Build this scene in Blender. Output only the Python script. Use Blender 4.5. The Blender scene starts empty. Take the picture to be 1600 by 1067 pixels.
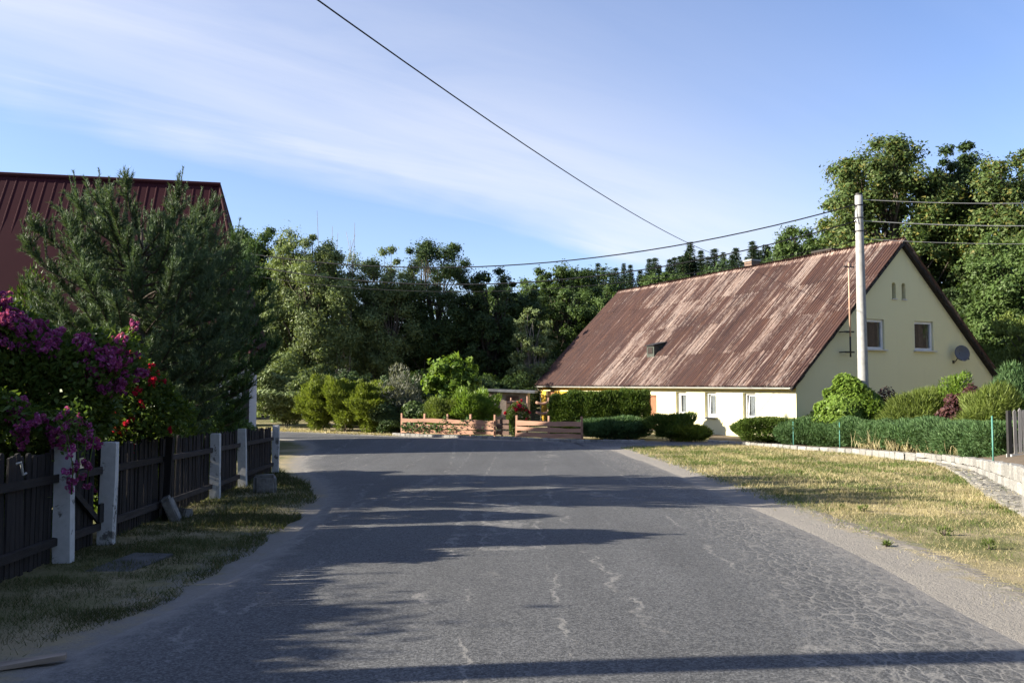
import bpy, bmesh, math, random
import numpy as np
from mathutils import Vector, Matrix
R = math.radians
scene = bpy.context.scene
C = scene.collection
random.seed(7)

# ------------------------------------------------------------------ camera
EYE, F, PITCH = 1.6, 1300.0, math.atan(66.5 / 1300.0)
cd = bpy.data.cameras.new('camera')
cd.sensor_width = 36.0
cd.lens = 36.0 * F / 1600.0
cd.clip_start, cd.clip_end = 0.1, 3000.0
cam = bpy.data.objects.new('camera', cd)
cam.location = (0, 0, EYE)
cam.rotation_euler = (math.pi / 2 + PITCH, 0, 0)
C.objects.link(cam)
scene.camera = cam

# ------------------------------------------------------------------ sky and sun
SUN_EL = R(21.5)
SUN_DIR = Vector((-0.993, -0.115, 0)).normalized() * math.cos(SUN_EL) + Vector((0, 0, math.sin(SUN_EL)))
world = bpy.data.worlds.new('World')
scene.world = world
world.use_nodes = True
wt = world.node_tree
wt.nodes.clear()


class NT:
    """tiny node-graph helper"""
    def __init__(self, tree):
        self.t = tree

    def n(self, typ, ins=None, **props):
        nd = self.t.nodes.new(typ)
        for k, v in props.items():
            setattr(nd, k, v)
        if ins:
            for k, v in ins.items():
                s = nd.inputs[k]
                if isinstance(v, bpy.types.NodeSocket):
                    self.t.links.new(v, s)
                else:
                    s.default_value = v
        return nd

    def math(self, op, a, b=0.0, clamp=False):
        return self.n('ShaderNodeMath', {0: a, 1: b}, operation=op, use_clamp=clamp).outputs[0]

    def ramp(self, fac, stops, interp='LINEAR'):
        nd = self.n('ShaderNodeValToRGB', {'Fac': fac})
        cr = nd.color_ramp
        cr.interpolation = interp
        while len(cr.elements) < len(stops):
            cr.elements.new(0.5)
        for e, (p, c) in zip(cr.elements, stops):
            e.position = p
            e.color = (c, c, c, 1) if not hasattr(c, '__len__') else (*c, 1)
        return nd.outputs['Color']

    def mix(self, fac, a, b, blend='MIX'):
        nd = self.n('ShaderNodeMix', data_type='RGBA', blend_type=blend)
        for i, v in ((0, fac), (6, a), (7, b)):
            s = nd.inputs[i]
            if isinstance(v, bpy.types.NodeSocket):
                self.t.links.new(v, s)
            elif i == 0:
                s.default_value = v
            else:
                s.default_value = (*v, 1) if len(v) == 3 else v
        return nd.outputs[2]

    def noise(self, vec, scale, detail=4, rough=0.55, dist=0.0):
        nd = self.n('ShaderNodeTexNoise', {'Scale': scale, 'Detail': detail, 'Roughness': rough, 'Distortion': dist})
        if vec is not None:
            self.t.links.new(vec, nd.inputs['Vector'])
        return nd.outputs['Fac']

    def mapping(self, vec, scale=(1, 1, 1), rot=(0, 0, 0), loc=(0, 0, 0)):
        nd = self.n('ShaderNodeMapping', {'Vector': vec, 'Scale': scale, 'Rotation': rot, 'Location': loc})
        return nd.outputs[0]


w = NT(wt)
sky = w.n('ShaderNodeTexSky', sky_type='NISHITA', sun_disc=False)
sky.sun_elevation = SUN_EL
sky.sun_rotation = math.atan2(SUN_DIR.x, SUN_DIR.y) % (2 * math.pi)
sky.altitude = 300
sky.air_density, sky.dust_density, sky.ozone_density = 1.0, 0.8, 3.6
wdir = w.n('ShaderNodeTexCoord').outputs['Generated']
sx = w.n('ShaderNodeSeparateXYZ', {0: wdir})
den = w.math('ADD', w.math('MAXIMUM', sx.outputs[2], 0.0), 0.16)
plane = w.n('ShaderNodeCombineXYZ', {0: w.math('DIVIDE', sx.outputs[0], den), 1: w.math('DIVIDE', sx.outputs[1], den), 2: 0.0}).outputs[0]
px_ = w.n('ShaderNodeSeparateXYZ', {0: plane})
q_ = w.math('ADD', w.math('MULTIPLY', px_.outputs[0], 0.643), w.math('MULTIPLY', px_.outputs[1], -0.766))   # across the cirrus band
soft = w.noise(w.mapping(plane, (1, 1, 1), (0, 0, R(-40)), (0.3, 0.2, 0)), 0.9, 4, 0.5, 0.3)
wisp = w.noise(w.mapping(w.mapping(plane, (1, 1, 1), (0, 0, R(-33))), (0.45, 2.4, 1), (0, 0, 0), (3.1, 1.7, 0)), 1.3, 7, 0.6, 0.5)
q_ = w.math('ADD', q_, w.math('ADD', w.math('MULTIPLY', w.math('SUBTRACT', soft, 0.5), 0.55), w.math('MULTIPLY', w.math('SUBTRACT', wisp, 0.5), 0.30)))
band = w.ramp(w.math('DIVIDE', w.math('ADD', q_, 3.4), 3.4), [(0.04, 0.22), (0.20, 0.10), (0.335, 0.08), (0.41, 0.90), (0.53, 0.80), (0.66, 0.30), (0.78, 0.08), (1.0, 0.2)])
clm = w.math('MULTIPLY', band, w.ramp(w.math('ADD', w.math('MULTIPLY', wisp, 0.6), w.math('MULTIPLY', soft, 0.4)), [(0.32, 0.45), (0.6, 1.0)]))
skyc = w.mix(w.math('MULTIPLY', clm, 0.76), w.mix(1.0, sky.outputs[0], (1.03, 0.955, 1.05), 'MULTIPLY'), (4.15, 4.20, 4.45))
bg = w.n('ShaderNodeBackground', {'Color': skyc, 'Strength': 0.072})
wo = w.n('ShaderNodeOutputWorld')
wt.links.new(bg.outputs[0], wo.inputs[0])

sd = bpy.data.lights.new('sun', 'SUN')
sd.energy, sd.angle, sd.color = 5.0, R(0.55), (1.0, 0.92, 0.77)
sun = bpy.data.objects.new('sun', sd)
sun.rotation_euler = SUN_DIR.to_track_quat('Z', 'Y').to_euler()
sun.location = (-40, -4, 30)
C.objects.link(sun)

vs = scene.view_settings
vs.view_transform, vs.look, vs.gamma, vs.exposure = 'Standard', 'None', 1.0, 1.78
vs.use_curve_mapping = False
scene.render.engine = 'CYCLES'


# ------------------------------------------------------------------ terrain and picture geometry
def gz(x, y):
    x = np.asarray(x, float)
    y = np.asarray(y, float)
    t = np.clip(y - 20, 0, 18)
    z = -0.033 * np.clip(y, -25, 20) - 0.033 * (t - t * t / 36)
    h = np.clip(y - 66, 0, None)
    z = z + 0.085 * h * h / (h + 14) * np.clip((x + 40) / 60, 0.25, 1.3)
    return z


def g(x, y):
    return float(gz(x, y))


def ray(px, py):
    u, v = (px - 800) / F, (533.5 - py) / F
    c, s = math.cos(PITCH), math.sin(PITCH)
    return Vector((u, c - v * s, s + v * c))


def at(px, py, Y):
    d = ray(px, py)
    return Vector((0, 0, EYE)) + d * (Y / d.y)


def on(px, py):
    """ground point seen at a pixel"""
    d = ray(px, py)
    lo, hi = 0.5, 140.0
    for _ in range(60):
        m = (lo + hi) / 2
        p = Vector((0, 0, EYE)) + d * (m / d.y)
        if p.z > g(p.x, p.y):
            lo = m
        else:
            hi = m
    return Vector((p.x, p.y, g(p.x, p.y)))


# ------------------------------------------------------------------ materials
MAT = {}


def new_mat(name):
    m = bpy.data.materials.new(name)
    m.use_nodes = True
    t = m.node_tree
    t.nodes.clear()
    k = NT(t)
    out = k.n('ShaderNodeOutputMaterial')
    MAT[name] = m
    return m, k, out


def principled(k, out, color, rough=0.8, spec=0.3, normal=None, metallic=0.0):
    b = k.n('ShaderNodeBsdfPrincipled')
    for nm, v in (('Base Color', color), ('Roughness', rough), ('Specular IOR Level', spec), ('Metallic', metallic)):
        if isinstance(v, bpy.types.NodeSocket):
            k.t.links.new(v, b.inputs[nm])
        else:
            b.inputs[nm].default_value = (*v, 1) if nm == 'Base Color' and len(v) == 3 else v
    if normal is not None:
        k.t.links.new(normal, b.inputs['Normal'])
    k.t.links.new(b.outputs[0], out.inputs[0])
    return b


def bump(k, h, strength=0.5, dist=0.02):
    return k.n('ShaderNodeBump', {'Height': h, 'Strength': strength, 'Distance': dist}).outputs[0]


def pos(k):
    return k.n('ShaderNodeNewGeometry').outputs['Position']


def simple(name, col, rough=0.8, spec=0.3, vary=0.25, scale=3.0, bumps=0.3, bscale=40, metallic=0.0, bdist=0.01, per_object=0.0, stretch=(1, 1, 1)):
    """one colour with blotches, grain and a little per-object change"""
    m, k, out = new_mat(name)
    p = k.mapping(k.n('ShaderNodeTexCoord').outputs['Object'], stretch)
    oi = k.n('ShaderNodeObjectInfo').outputs['Random']
    p = k.n('ShaderNodeVectorMath', {0: p, 1: k.n('ShaderNodeCombineXYZ', {0: k.math('MULTIPLY', oi, 37.0), 1: k.math('MULTIPLY', oi, 11.0)}).outputs[0]}, operation='ADD').outputs[0]
    a = k.noise(p, scale, 5, 0.6)
    c = k.mix(k.ramp(a, [(0.3, 0.0), (0.7, 1.0)]), [x * (1 - vary) for x in col], [min(1, x * (1 + vary)) for x in col])
    if per_object:
        f = k.math('MULTIPLY_ADD', oi, 2 * per_object)
        f = k.math('ADD', k.math('MULTIPLY', oi, 2 * per_object), 1 - per_object)
        c = k.mix(1.0, c, k.n('ShaderNodeCombineColor', {0: f, 1: f, 2: f}).outputs[0], 'MULTIPLY')
    nrm = bump(k, k.noise(p, bscale, 4, 0.65), bumps, bdist)
    principled(k, out, c, rough, spec, nrm, metallic)
    return m


def leaf_mat(name, c1, c2, trans=0.3, rough=0.5, nscale=0.6, c3=None):
    m, k, out = new_mat(name)
    geo = k.n('ShaderNodeNewGeometry')
    rnd = geo.outputs['Random Per Island']
    c = k.mix(rnd, c1, c2)
    if c3:
        c = k.mix(k.ramp(rnd, [(0.86, 0), (0.9, 1)]), c, c3)
    f = k.ramp(k.noise(geo.outputs['Position'], nscale, 3, 0.6), [(0.3, 0.72), (0.7, 1.25)])
    c = k.mix(1.0, c, f, 'MULTIPLY')
    b = k.n('ShaderNodeBsdfPrincipled', {'Base Color': c, 'Roughness': rough, 'Specular IOR Level': 0.14})
    tr = k.n('ShaderNodeBsdfTranslucent', {'Color': k.mix(1.0, c, (1.5, 1.5, 0.7), 'MULTIPLY')})
    mx = k.n('ShaderNodeMixShader', {0: trans, 1: b.outputs[0], 2: tr.outputs[0]})
    k.t.links.new(mx.outputs[0], out.inputs[0])
    return m


leaf_mat('leaf_willow', (0.105, 0.145, 0.055), (0.180, 0.220, 0.095), 0.25, 0.5, 0.35)
leaf_mat('leaf_broad', (0.045, 0.080, 0.022), (0.085, 0.125, 0.038), 0.25, 0.5, 0.35)
leaf_mat('leaf_dark', (0.030, 0.055, 0.020), (0.060, 0.090, 0.032), 0.22, 0.5, 0.35)
leaf_mat('leaf_linden', (0.050, 0.085, 0.024), (0.095, 0.125, 0.040), 0.25, 0.5, 0.3, (0.14, 0.13, 0.035))
leaf_mat('leaf_spruce', (0.016, 0.032, 0.014), (0.032, 0.054, 0.022), 0.1, 0.6, 0.3)
leaf_mat('leaf_pine', (0.055, 0.092, 0.045), (0.120, 0.165, 0.090), 0.15, 0.5, 1.2)
leaf_mat('leaf_bright', (0.085, 0.150, 0.022), (0.150, 0.215, 0.040), 0.35, 0.45, 1.5)
leaf_mat('leaf_yellow', (0.085, 0.120, 0.018), (0.165, 0.200, 0.036), 0.3, 0.5, 1.2)
leaf_mat('leaf_thuja', (0.040, 0.075, 0.014), (0.085, 0.120, 0.022), 0.2, 0.55, 1.2)
leaf_mat('leaf_juniper', (0.040, 0.085, 0.030), (0.085, 0.140, 0.055), 0.2, 0.55, 1.2)
leaf_mat('leaf_feather', (0.080, 0.115, 0.024), (0.145, 0.180, 0.045), 0.3, 0.5, 1.2)
leaf_mat('leaf_grey', (0.120, 0.130, 0.100), (0.190, 0.195, 0.155), 0.2, 0.6, 1.2)
leaf_mat('leaf_red', (0.050, 0.020, 0.026), (0.090, 0.040, 0.036), 0.25, 0.5, 1.5)
leaf_mat('leaf_rose', (0.040, 0.075, 0.016), (0.100, 0.140, 0.030), 0.3, 0.4, 1.5)
leaf_mat('petal_purple', (0.25, 0.040, 0.185), (0.39, 0.095, 0.28), 0.3, 0.6, 3.0, (0.48, 0.22, 0.37))
leaf_mat('petal_red', (0.52, 0.012, 0.055), (0.66, 0.04, 0.10), 0.25, 0.6, 3.0)
leaf_mat('grass_green', (0.060, 0.095, 0.022), (0.120, 0.145, 0.040), 0.25, 0.55, 0.8)
leaf_mat('grass_dry', (0.260, 0.220, 0.120), (0.40, 0.345, 0.205), 0.25, 0.6, 0.8)
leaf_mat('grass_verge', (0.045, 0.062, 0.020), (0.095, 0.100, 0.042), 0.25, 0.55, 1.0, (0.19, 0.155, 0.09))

simple('bark', (0.075, 0.060, 0.048), 0.9, 0.2, 0.35, 2, 0.8, 12, bdist=0.04, stretch=(1, 1, 0.25))
simple('bark_pale', (0.22, 0.20, 0.17), 0.9, 0.2, 0.35, 2, 0.6, 12, bdist=0.03, stretch=(1, 1, 0.25))
simple('fence_wood', (0.020, 0.017, 0.017), 0.85, 0.25, 0.4, 4, 0.6, 30, per_object=0.35, stretch=(4, 4, 0.5))
simple('rail_wood', (0.032, 0.027, 0.026), 0.85, 0.25, 0.4, 4, 0.6, 30, per_object=0.3, stretch=(4, 0.5, 4))
simple('plank_wood', (0.34, 0.190, 0.128), 0.75, 0.3, 0.2, 3, 0.4, 24, per_object=0.14, stretch=(0.6, 6, 6))
simple('plank_dark', (0.10, 0.060, 0.045), 0.8, 0.3, 0.3, 3, 0.4, 24, per_object=0.2)
simple('grey_wood', (0.22, 0.21, 0.20), 0.85, 0.2, 0.25, 4, 0.4, 30, per_object=0.2, stretch=(4, 4, 0.5))
simple('old_board', (0.26, 0.21, 0.165), 0.85, 0.2, 0.3, 4, 0.5, 30, stretch=(0.6, 5, 5))
simple('concrete', (0.27, 0.268, 0.26), 0.85, 0.3, 0.18, 5, 0.35, 60, bdist=0.004)
simple('granite', (0.215, 0.208, 0.195), 0.85, 0.3, 0.25, 6, 0.6, 18, per_object=0.22, bdist=0.03)
simple('cobble', (0.19, 0.18, 0.16), 0.85, 0.3, 0.3, 6, 0.6, 18, per_object=0.3, bdist=0.03)
simple('rough_stone', (0.17, 0.165, 0.155), 0.9, 0.25, 0.35, 7, 0.8, 16, bdist=0.03)
simple('zinc', (0.30, 0.295, 0.27), 0.5, 0.4, 0.15, 3, 0.1, 30)
simple('black_iron', (0.018, 0.017, 0.017), 0.6, 0.4, 0.2, 5, 0.2, 40)
simple('cable_black', (0.010, 0.010, 0.011), 0.6, 0.3, 0.1, 5, 0.0, 40)
simple('cable_grey', (0.20, 0.20, 0.20), 0.5, 0.4, 0.1, 5, 0.0, 40)
simple('porcelain', (0.16, 0.09, 0.06), 0.3, 0.5, 0.1, 5, 0.0, 40)
simple('white_frame', (0.60, 0.60, 0.60), 0.4, 0.45, 0.05, 5, 0.05, 30)
simple('sill', (0.46, 0.45, 0.43), 0.6, 0.3, 0.12, 5, 0.2, 30)
simple('door_brown', (0.20, 0.085, 0.040), 0.55, 0.4, 0.25, 3, 0.2, 30, stretch=(4, 4, 0.6))
simple('dark_room', (0.030, 0.024, 0.022), 0.9, 0.1, 0.3, 3, 0.0, 30)
simple('curtain', (0.30, 0.29, 0.30), 0.9, 0.1, 0.12, 3, 0.0, 30)
simple('dish_grey', (0.085, 0.088, 0.098), 0.5, 0.4, 0.1, 5, 0.05, 30)
simple('rust_pipe', (0.42, 0.27, 0.19), 0.8, 0.3, 0.3, 5, 0.4, 50)
simple('green_post', (0.07, 0.21, 0.17), 0.55, 0.4, 0.12, 5, 0.1, 30)
simple('lawn_wire', (0.14, 0.30, 0.25), 0.5, 0.4, 0.1, 5, 0.0, 30)
simple('verge_tin', (0.020, 0.015, 0.013), 0.7, 0.3, 0.45, 5, 0.4, 20)
simple('brick_dull', (0.16, 0.11, 0.085), 0.85, 0.2, 0.3, 7, 0.5, 20)
simple('plate_cream', (0.62, 0.55, 0.38), 0.6, 0.3, 0.12, 8, 0.1, 30)
simple('shed_wall', (0.20, 0.165, 0.14), 0.85, 0.2, 0.3, 4, 0.4, 20)
simple('felt_roof', (0.14, 0.145, 0.155), 0.85, 0.3, 0.25, 4, 0.4, 20)
simple('sand_ridge', (0.13, 0.12, 0.108), 0.95, 0.1, 0.25, 8, 0.6, 30)
simple('hatch_tin', (0.050, 0.056, 0.048), 0.8, 0.2, 0.4, 6, 0.4, 20)
simple('dark_slab', (0.085, 0.083, 0.080), 0.9, 0.2, 0.3, 6, 0.5, 20)
simple('soil', (0.12, 0.095, 0.07), 0.95, 0.1, 0.3, 4, 0.6, 12)


def whitewash():
    """white limewash that has flaked off grey concrete, mostly in shapes of its own"""
    m, k, out = new_mat('whitewash')
    p = k.n('ShaderNodeTexCoord').outputs['Object']
    oi = k.n('ShaderNodeObjectInfo').outputs['Random']
    p = k.n('ShaderNodeVectorMath', {0: p, 1: k.n('ShaderNodeCombineXYZ', {0: k.math('MULTIPLY', oi, 19.0), 1: k.math('MULTIPLY', oi, 7.0)}).outputs[0]}, operation='ADD').outputs[0]
    a = k.noise(p, 5.5, 7, 0.68, 0.4)
    f = k.ramp(a, [(0.36, 0.0), (0.42, 1.0)])
    c = k.mix(f, (0.13, 0.125, 0.115), k.mix(k.noise(p, 14, 4), (0.36, 0.36, 0.355), (0.56, 0.56, 0.555)))
    principled(k, out, c, 0.9, 0.2, bump(k, k.math('ADD', k.math('MULTIPLY', f, 0.6), k.noise(p, 50, 4)), 0.5, 0.006))


def plaster(name, c1, c2, stain=0.12):
    m, k, out = new_mat(name)
    p = pos(k)
    a = k.noise(k.mapping(p, (0.5, 0.5, 0.8)), 0.8, 6, 0.6)
    c = k.mix(a, c1, c2)
    s = k.noise(k.mapping(p, (2.2, 2.2, 0.35)), 1.5, 6, 0.65)
    c = k.mix(k.ramp(s, [(0.55, 0.0), (0.8, stain)]), c, [x * 0.55 for x in c1])
    principled(k, out, c, 0.9, 0.2, bump(k, k.noise(p, 55, 5, 0.7), 0.35, 0.008))


def rusty_roof():
    """brown paint worn off corrugated sheets in streaks that run down the slope"""
    m, k, out = new_mat('rusty_sheet')
    tc = k.n('ShaderNodeTexCoord')
    oi = k.n('ShaderNodeObjectInfo').outputs['Random']
    p = k.mapping(pos(k), (1, 1, 1), (0, 0, -R(25.2)), (0, 0, 0))
    sh = k.n('ShaderNodeCombineXYZ', {0: 0.0, 1: k.math('MULTIPLY', oi, 60.0), 2: k.math('MULTIPLY', oi, 23.0)}).outputs[0]
    ps = k.n('ShaderNodeVectorMath', {0: p, 1: sh}, operation='ADD').outputs[0]
    streak = k.noise(k.mapping(p, (0.42, 8.5, 0.42)), 1.0, 7, 0.68, 0.15)
    streak2 = k.noise(k.mapping(ps, (0.8, 9.0, 0.8)), 1.0, 5, 0.7, 0.2)
    blot = k.noise(p, 0.42, 4, 0.6, 0.3)
    fine = k.noise(k.mapping(p, (3, 9, 3)), 2.2, 6, 0.75)
    # the far bays are newer sheets: less worn
    sep = k.n('ShaderNodeSeparateXYZ', {0: p})
    obj = k.n('ShaderNodeAttribute', attribute_type='OBJECT', attribute_name='wear').outputs['Fac']
    base = k.mix(k.ramp(blot, [(0.3, 0), (0.7, 1)]), (0.064, 0.034, 0.030), (0.086, 0.044, 0.035))
    base = k.mix(k.math('MULTIPLY', oi, 0.45), base, (0.056, 0.038, 0.038))
    base = k.mix(k.ramp(k.noise(k.mapping(p, (0.25, 13.0, 0.25)), 1.0, 3, 0.6), [(0.35, 0.65), (0.6, 0.0)]), base, (0.030, 0.019, 0.019))
    base = k.mix(k.ramp(streak2, [(0.45, 0), (0.75, 0.7)]), base, (0.125, 0.060, 0.036))
    f = k.math('ADD', k.math('ADD', k.math('MULTIPLY', streak, 0.60), k.math('MULTIPLY', fine, 0.32)), k.math('MULTIPLY', blot, 0.16))
    f = k.math('ADD', f, k.math('MULTIPLY', k.math('SUBTRACT', obj, 0.5), 0.16))
    f = k.math('ADD', f, k.math('MULTIPLY', k.math('SUBTRACT', oi, 0.5), 0.07))
    c = k.mix(k.ramp(f, [(0.565, 0), (0.66, 0.85)]), base, k.mix(streak2, (0.42, 0.365, 0.335), (0.25, 0.15, 0.10)))
    c = k.mix(k.ramp(fine, [(0.60, 0), (0.72, 0.5)]), c, (0.034, 0.018, 0.016))
    principled(k, out, c, 0.72, 0.25, bump(k, fine, 0.25, 0.01))


def red_roof():
    m, k, out = new_mat('red_sheet')
    p = pos(k)
    oi = k.n('ShaderNodeObjectInfo').outputs['Random']
    a = k.noise(k.mapping(p, (1, 1, 0.3)), 1.2, 5, 0.6)
    c = k.mix(a, (0.030, 0.0050, 0.0085), (0.042, 0.0075, 0.0110))
    c = k.mix(k.math('MULTIPLY', oi, 0.35), c, (0.020, 0.008, 0.010))
    principled(k, out, c, 0.8, 0.12, bump(k, k.noise(p, 2.0, 3), 0.15, 0.02))


def glass():
    m, k, out = new_mat('pane_glass')
    b = k.n('ShaderNodeBsdfGlossy', {'Color': (0.9, 0.92, 0.95, 1), 'Roughness': 0.02})
    t = k.n('ShaderNodeBsdfTransparent', {'Color': (0.82, 0.85, 0.86, 1)})
    f = k.math('POWER', k.n('ShaderNodeLayerWeight', {'Blend': 0.5}).outputs['Facing'], 4.0)
    mx = k.n('ShaderNodeMixShader', {0: k.math('ADD', k.math('MULTIPLY', f, 0.7), 0.07), 1: t.outputs[0], 2: b.outputs[0]})
    k.t.links.new(mx.outputs[0], out.inputs[0])


def ground_mat():
    m, k, out = new_mat('ground_earth')
    p = pos(k)
    edge = k.n('ShaderNodeAttribute', attribute_name='edge').outputs['Fac']
    n1 = k.noise(p, 0.55, 6, 0.62, 0.3)
    n2 = k.noise(p, 5.0, 6, 0.7)
    n3 = k.noise(p, 40.0, 4, 0.7)
    dry = k.mix(n2, (0.24, 0.195, 0.115), (0.35, 0.29, 0.18))
    grn = k.mix(n2, (0.075, 0.085, 0.030), (0.15, 0.145, 0.060))
    c = k.mix(k.ramp(n1, [(0.42, 0), (0.60, 1)]), grn, dry)
    sandc = k.mix(n3, (0.17, 0.158, 0.142), (0.29, 0.268, 0.238))
    e = k.math('ADD', edge, k.math('MULTIPLY', k.math('SUBTRACT', n2, 0.5), 1.3))
    e = k.math('ADD', e, k.math('MULTIPLY', k.math('SUBTRACT', n1, 0.5), 1.2))
    c = k.mix(k.ramp(e, [(0.35, 1), (0.85, 0)]), c, sandc)
    h = k.math('ADD', k.math('MULTIPLY', n2, 0.6), k.math('MULTIPLY', n3, 0.5))
    principled(k, out, c, 0.95, 0.15, bump(k, h, 0.9, 0.05))


def road_mat():
    m, k, out = new_mat('asphalt')
    p = pos(k)
    re = k.n('ShaderNodeAttribute', attribute_name='right').outputs['Fac']   # metres from the right edge
    le = k.n('ShaderNodeAttribute', attribute_name='left').outputs['Fac']
    wide = k.noise(p, 0.35, 5, 0.6, 0.2)
    lane = k.noise(k.mapping(p, (1.6, 0.16, 1)), 1.0, 4, 0.55)
    mid = k.noise(p, 3.0, 5, 0.65)
    # coarse chippings: light stones in dark binder
    vor = k.n('ShaderNodeTexVoronoi', {'Vector': p, 'Scale': 62.0, 'Randomness': 1.0})
    grain = k.noise(p, 75.0, 3, 0.7)
    stone = k.n('ShaderNodeSeparateColor', {0: vor.outputs['Color']}).outputs[0]
    base = k.mix(stone, (0.042, 0.0435, 0.046), (0.145, 0.145, 0.145))
    base = k.mix(k.ramp(grain, [(0.35, 0.75), (0.55, 0.0)]), base, (0.020, 0.0205, 0.022))
    tone = k.ramp(k.math('ADD', k.math('MULTIPLY', wide, 0.5), k.math('MULTIPLY', lane, 0.5)), [(0.35, 0.82), (0.65, 1.18)])
    base = k.mix(1.0, base, tone, 'MULTIPLY')
    # smooth repair patches
    pat = k.noise(k.mapping(p, (0.55, 1.1, 1), (0, 0, 0), (3.3, 7.45, 0)), 0.75, 5, 0.6, 0.5)
    patf = k.ramp(pat, [(0.645, 0), (0.652, 0.8)])
    base = k.mix(patf, base, (0.072, 0.073, 0.077))
    # crazed belt along the right wheel track
    wv = k.n('ShaderNodeVectorMath', {0: k.mapping(p, (1.0, 0.45, 1.0), (0, 0, R(10))), 1: k.n('ShaderNodeVectorMath', {0: k.n('ShaderNodeTexNoise', {'Vector': p, 'Scale': 3.0, 'Detail': 4}).outputs['Color'], 'Scale': 0.28}, operation='SCALE').outputs[0]}, operation='ADD').outputs[0]
    cr = k.n('ShaderNodeTexVoronoi', {'Vector': wv, 'Scale': 8.5}, feature='DISTANCE_TO_EDGE').outputs['Distance']
    belt = k.math('ADD', re, k.math('MULTIPLY', k.math('SUBTRACT', mid, 0.5), 1.4))
    belt = k.math('ADD', belt, k.math('MULTIPLY', k.math('SUBTRACT', wide, 0.5), 1.0))
    beltf = k.ramp(k.math('MULTIPLY', belt, 0.25), [(0.02, 0.85), (0.30, 0.85), (0.47, 0)])
    # few long cracks in the middle of the lanes
    w2 = k.n('ShaderNodeVectorMath', {0: k.mapping(p, (0.72, 0.035, 1.0), (0, 0, R(3)), (0.31, 0.2, 0)), 1: k.n('ShaderNodeVectorMath', {0: k.n('ShaderNodeTexNoise', {'Vector': p, 'Scale': 2.2, 'Detail': 7, 'Roughness': 0.72}).outputs['Color'], 'Scale': 0.30}, operation='SCALE').outputs[0]}, operation='ADD').outputs[0]
    lc = k.n('ShaderNodeTexVoronoi', {'Vector': w2, 'Scale': 1.15}, feature='DISTANCE_TO_EDGE').outputs['Distance']
    lgap = k.ramp(k.noise(p, 1.3, 5, 0.65), [(0.46, 0), (0.56, 1)])
    longf = k.math('MULTIPLY', k.ramp(lc, [(0.004, 0.9), (0.015, 0)]), lgap)
    crk = k.math('MAXIMUM', k.math('MULTIPLY', k.ramp(cr, [(0.012, 1), (0.075, 0)]), beltf), longf)
    crk = k.math('MULTIPLY', crk, k.ramp(mid, [(0.28, 0.25), (0.5, 1.0)]))
    c = k.mix(k.math('MULTIPLY', crk, 0.75), base, (0.23, 0.22, 0.205))
    # dust blown over both edges
    n2 = k.noise(p, 5.0, 6, 0.7)
    ed = k.math('MINIMUM', re, k.math('ADD', k.math('MULTIPLY', le, 1.0), 0.0))
    e = k.math('ADD', ed, k.math('MULTIPLY', k.math('SUBTRACT', n2, 0.5), 0.9))
    sandc = k.mix(k.noise(p, 40, 4, 0.7), (0.17, 0.158, 0.142), (0.29, 0.268, 0.238))
    c = k.mix(k.ramp(e, [(0.10, 0.95), (0.50, 0.15), (1.0, 0.0)]), c, sandc)
    h = k.math('ADD', k.math('MULTIPLY', stone, 0.5), k.math('MULTIPLY', grain, 0.7))
    h = k.math('ADD', h, k.math('MULTIPLY', k.ramp(cr, [(0.0, 0), (0.3, 1.0)]), k.math('MULTIPLY', beltf, 0.45)))
    h = k.math('SUBTRACT', h, k.math('MULTIPLY', patf, 0.6))
    principled(k, out, c, 0.82, 0.35, bump(k, h, 0.8, 0.012))


whitewash()
plaster('cream_plaster', (0.59, 0.555, 0.34), (0.63, 0.59, 0.37))
plaster('yellow_plaster', (0.66, 0.48, 0.025), (0.70, 0.52, 0.035), 0.05)
plaster('ochre_plaster', (0.50, 0.31, 0.04), (0.54, 0.34, 0.05), 0.05)
plaster('white_plaster', (0.46, 0.47, 0.48), (0.56, 0.56, 0.57), 0.35)
rusty_roof()
red_roof()
glass()
ground_mat()
road_mat()


# ------------------------------------------------------------------ object helpers
def tag(o, label=None, cat=None, group=None, kind=None):
    if label:
        o['label'] = label
    if cat:
        o['category'] = cat
    if group:
        o['group'] = group
    if kind:
        o['kind'] = kind
    return o


def empty(name, loc, rz=0.0, label=None, cat=None, group=None):
    o = bpy.data.objects.new(name, None)
    o.empty_display_size = 0.2
    o.location = loc
    o.rotation_euler = (0, 0, rz)
    C.objects.link(o)
    return tag(o, label, cat, group)


def link(name, me, parent=None, loc=None, rot=None, scale=None):
    o = bpy.data.objects.new(name, me)
    C.objects.link(o)
    o.parent = parent
    if loc is not None:
        o.location = loc
    if rot is not None:
        o.rotation_euler = rot
    if scale is not None:
        o.scale = scale
    return o


def np_mesh(name, V, Fq, mat, smooth=False, tri=False):
    """mesh from numpy arrays, all quads (or all triangles)"""
    V = np.ascontiguousarray(V, np.float32).reshape(-1, 3)
    Fq = np.ascontiguousarray(Fq, np.int32)
    k = Fq.shape[1]
    me = bpy.data.meshes.new(name)
    me.vertices.add(len(V))
    me.vertices.foreach_set('co', V.ravel())
    me.loops.add(Fq.size)
    me.loops.foreach_set('vertex_index', Fq.ravel())
    me.polygons.add(len(Fq))
    me.polygons.foreach_set('loop_start', np.arange(0, Fq.size, k, dtype=np.int32))
    me.polygons.foreach_set('loop_total', np.full(len(Fq), k, np.int32))
    if smooth:
        me.polygons.foreach_set('use_smooth', np.ones(len(Fq), bool))
    me.materials.append(MAT[mat])
    me.update(calc_edges=True)
    return me


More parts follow.
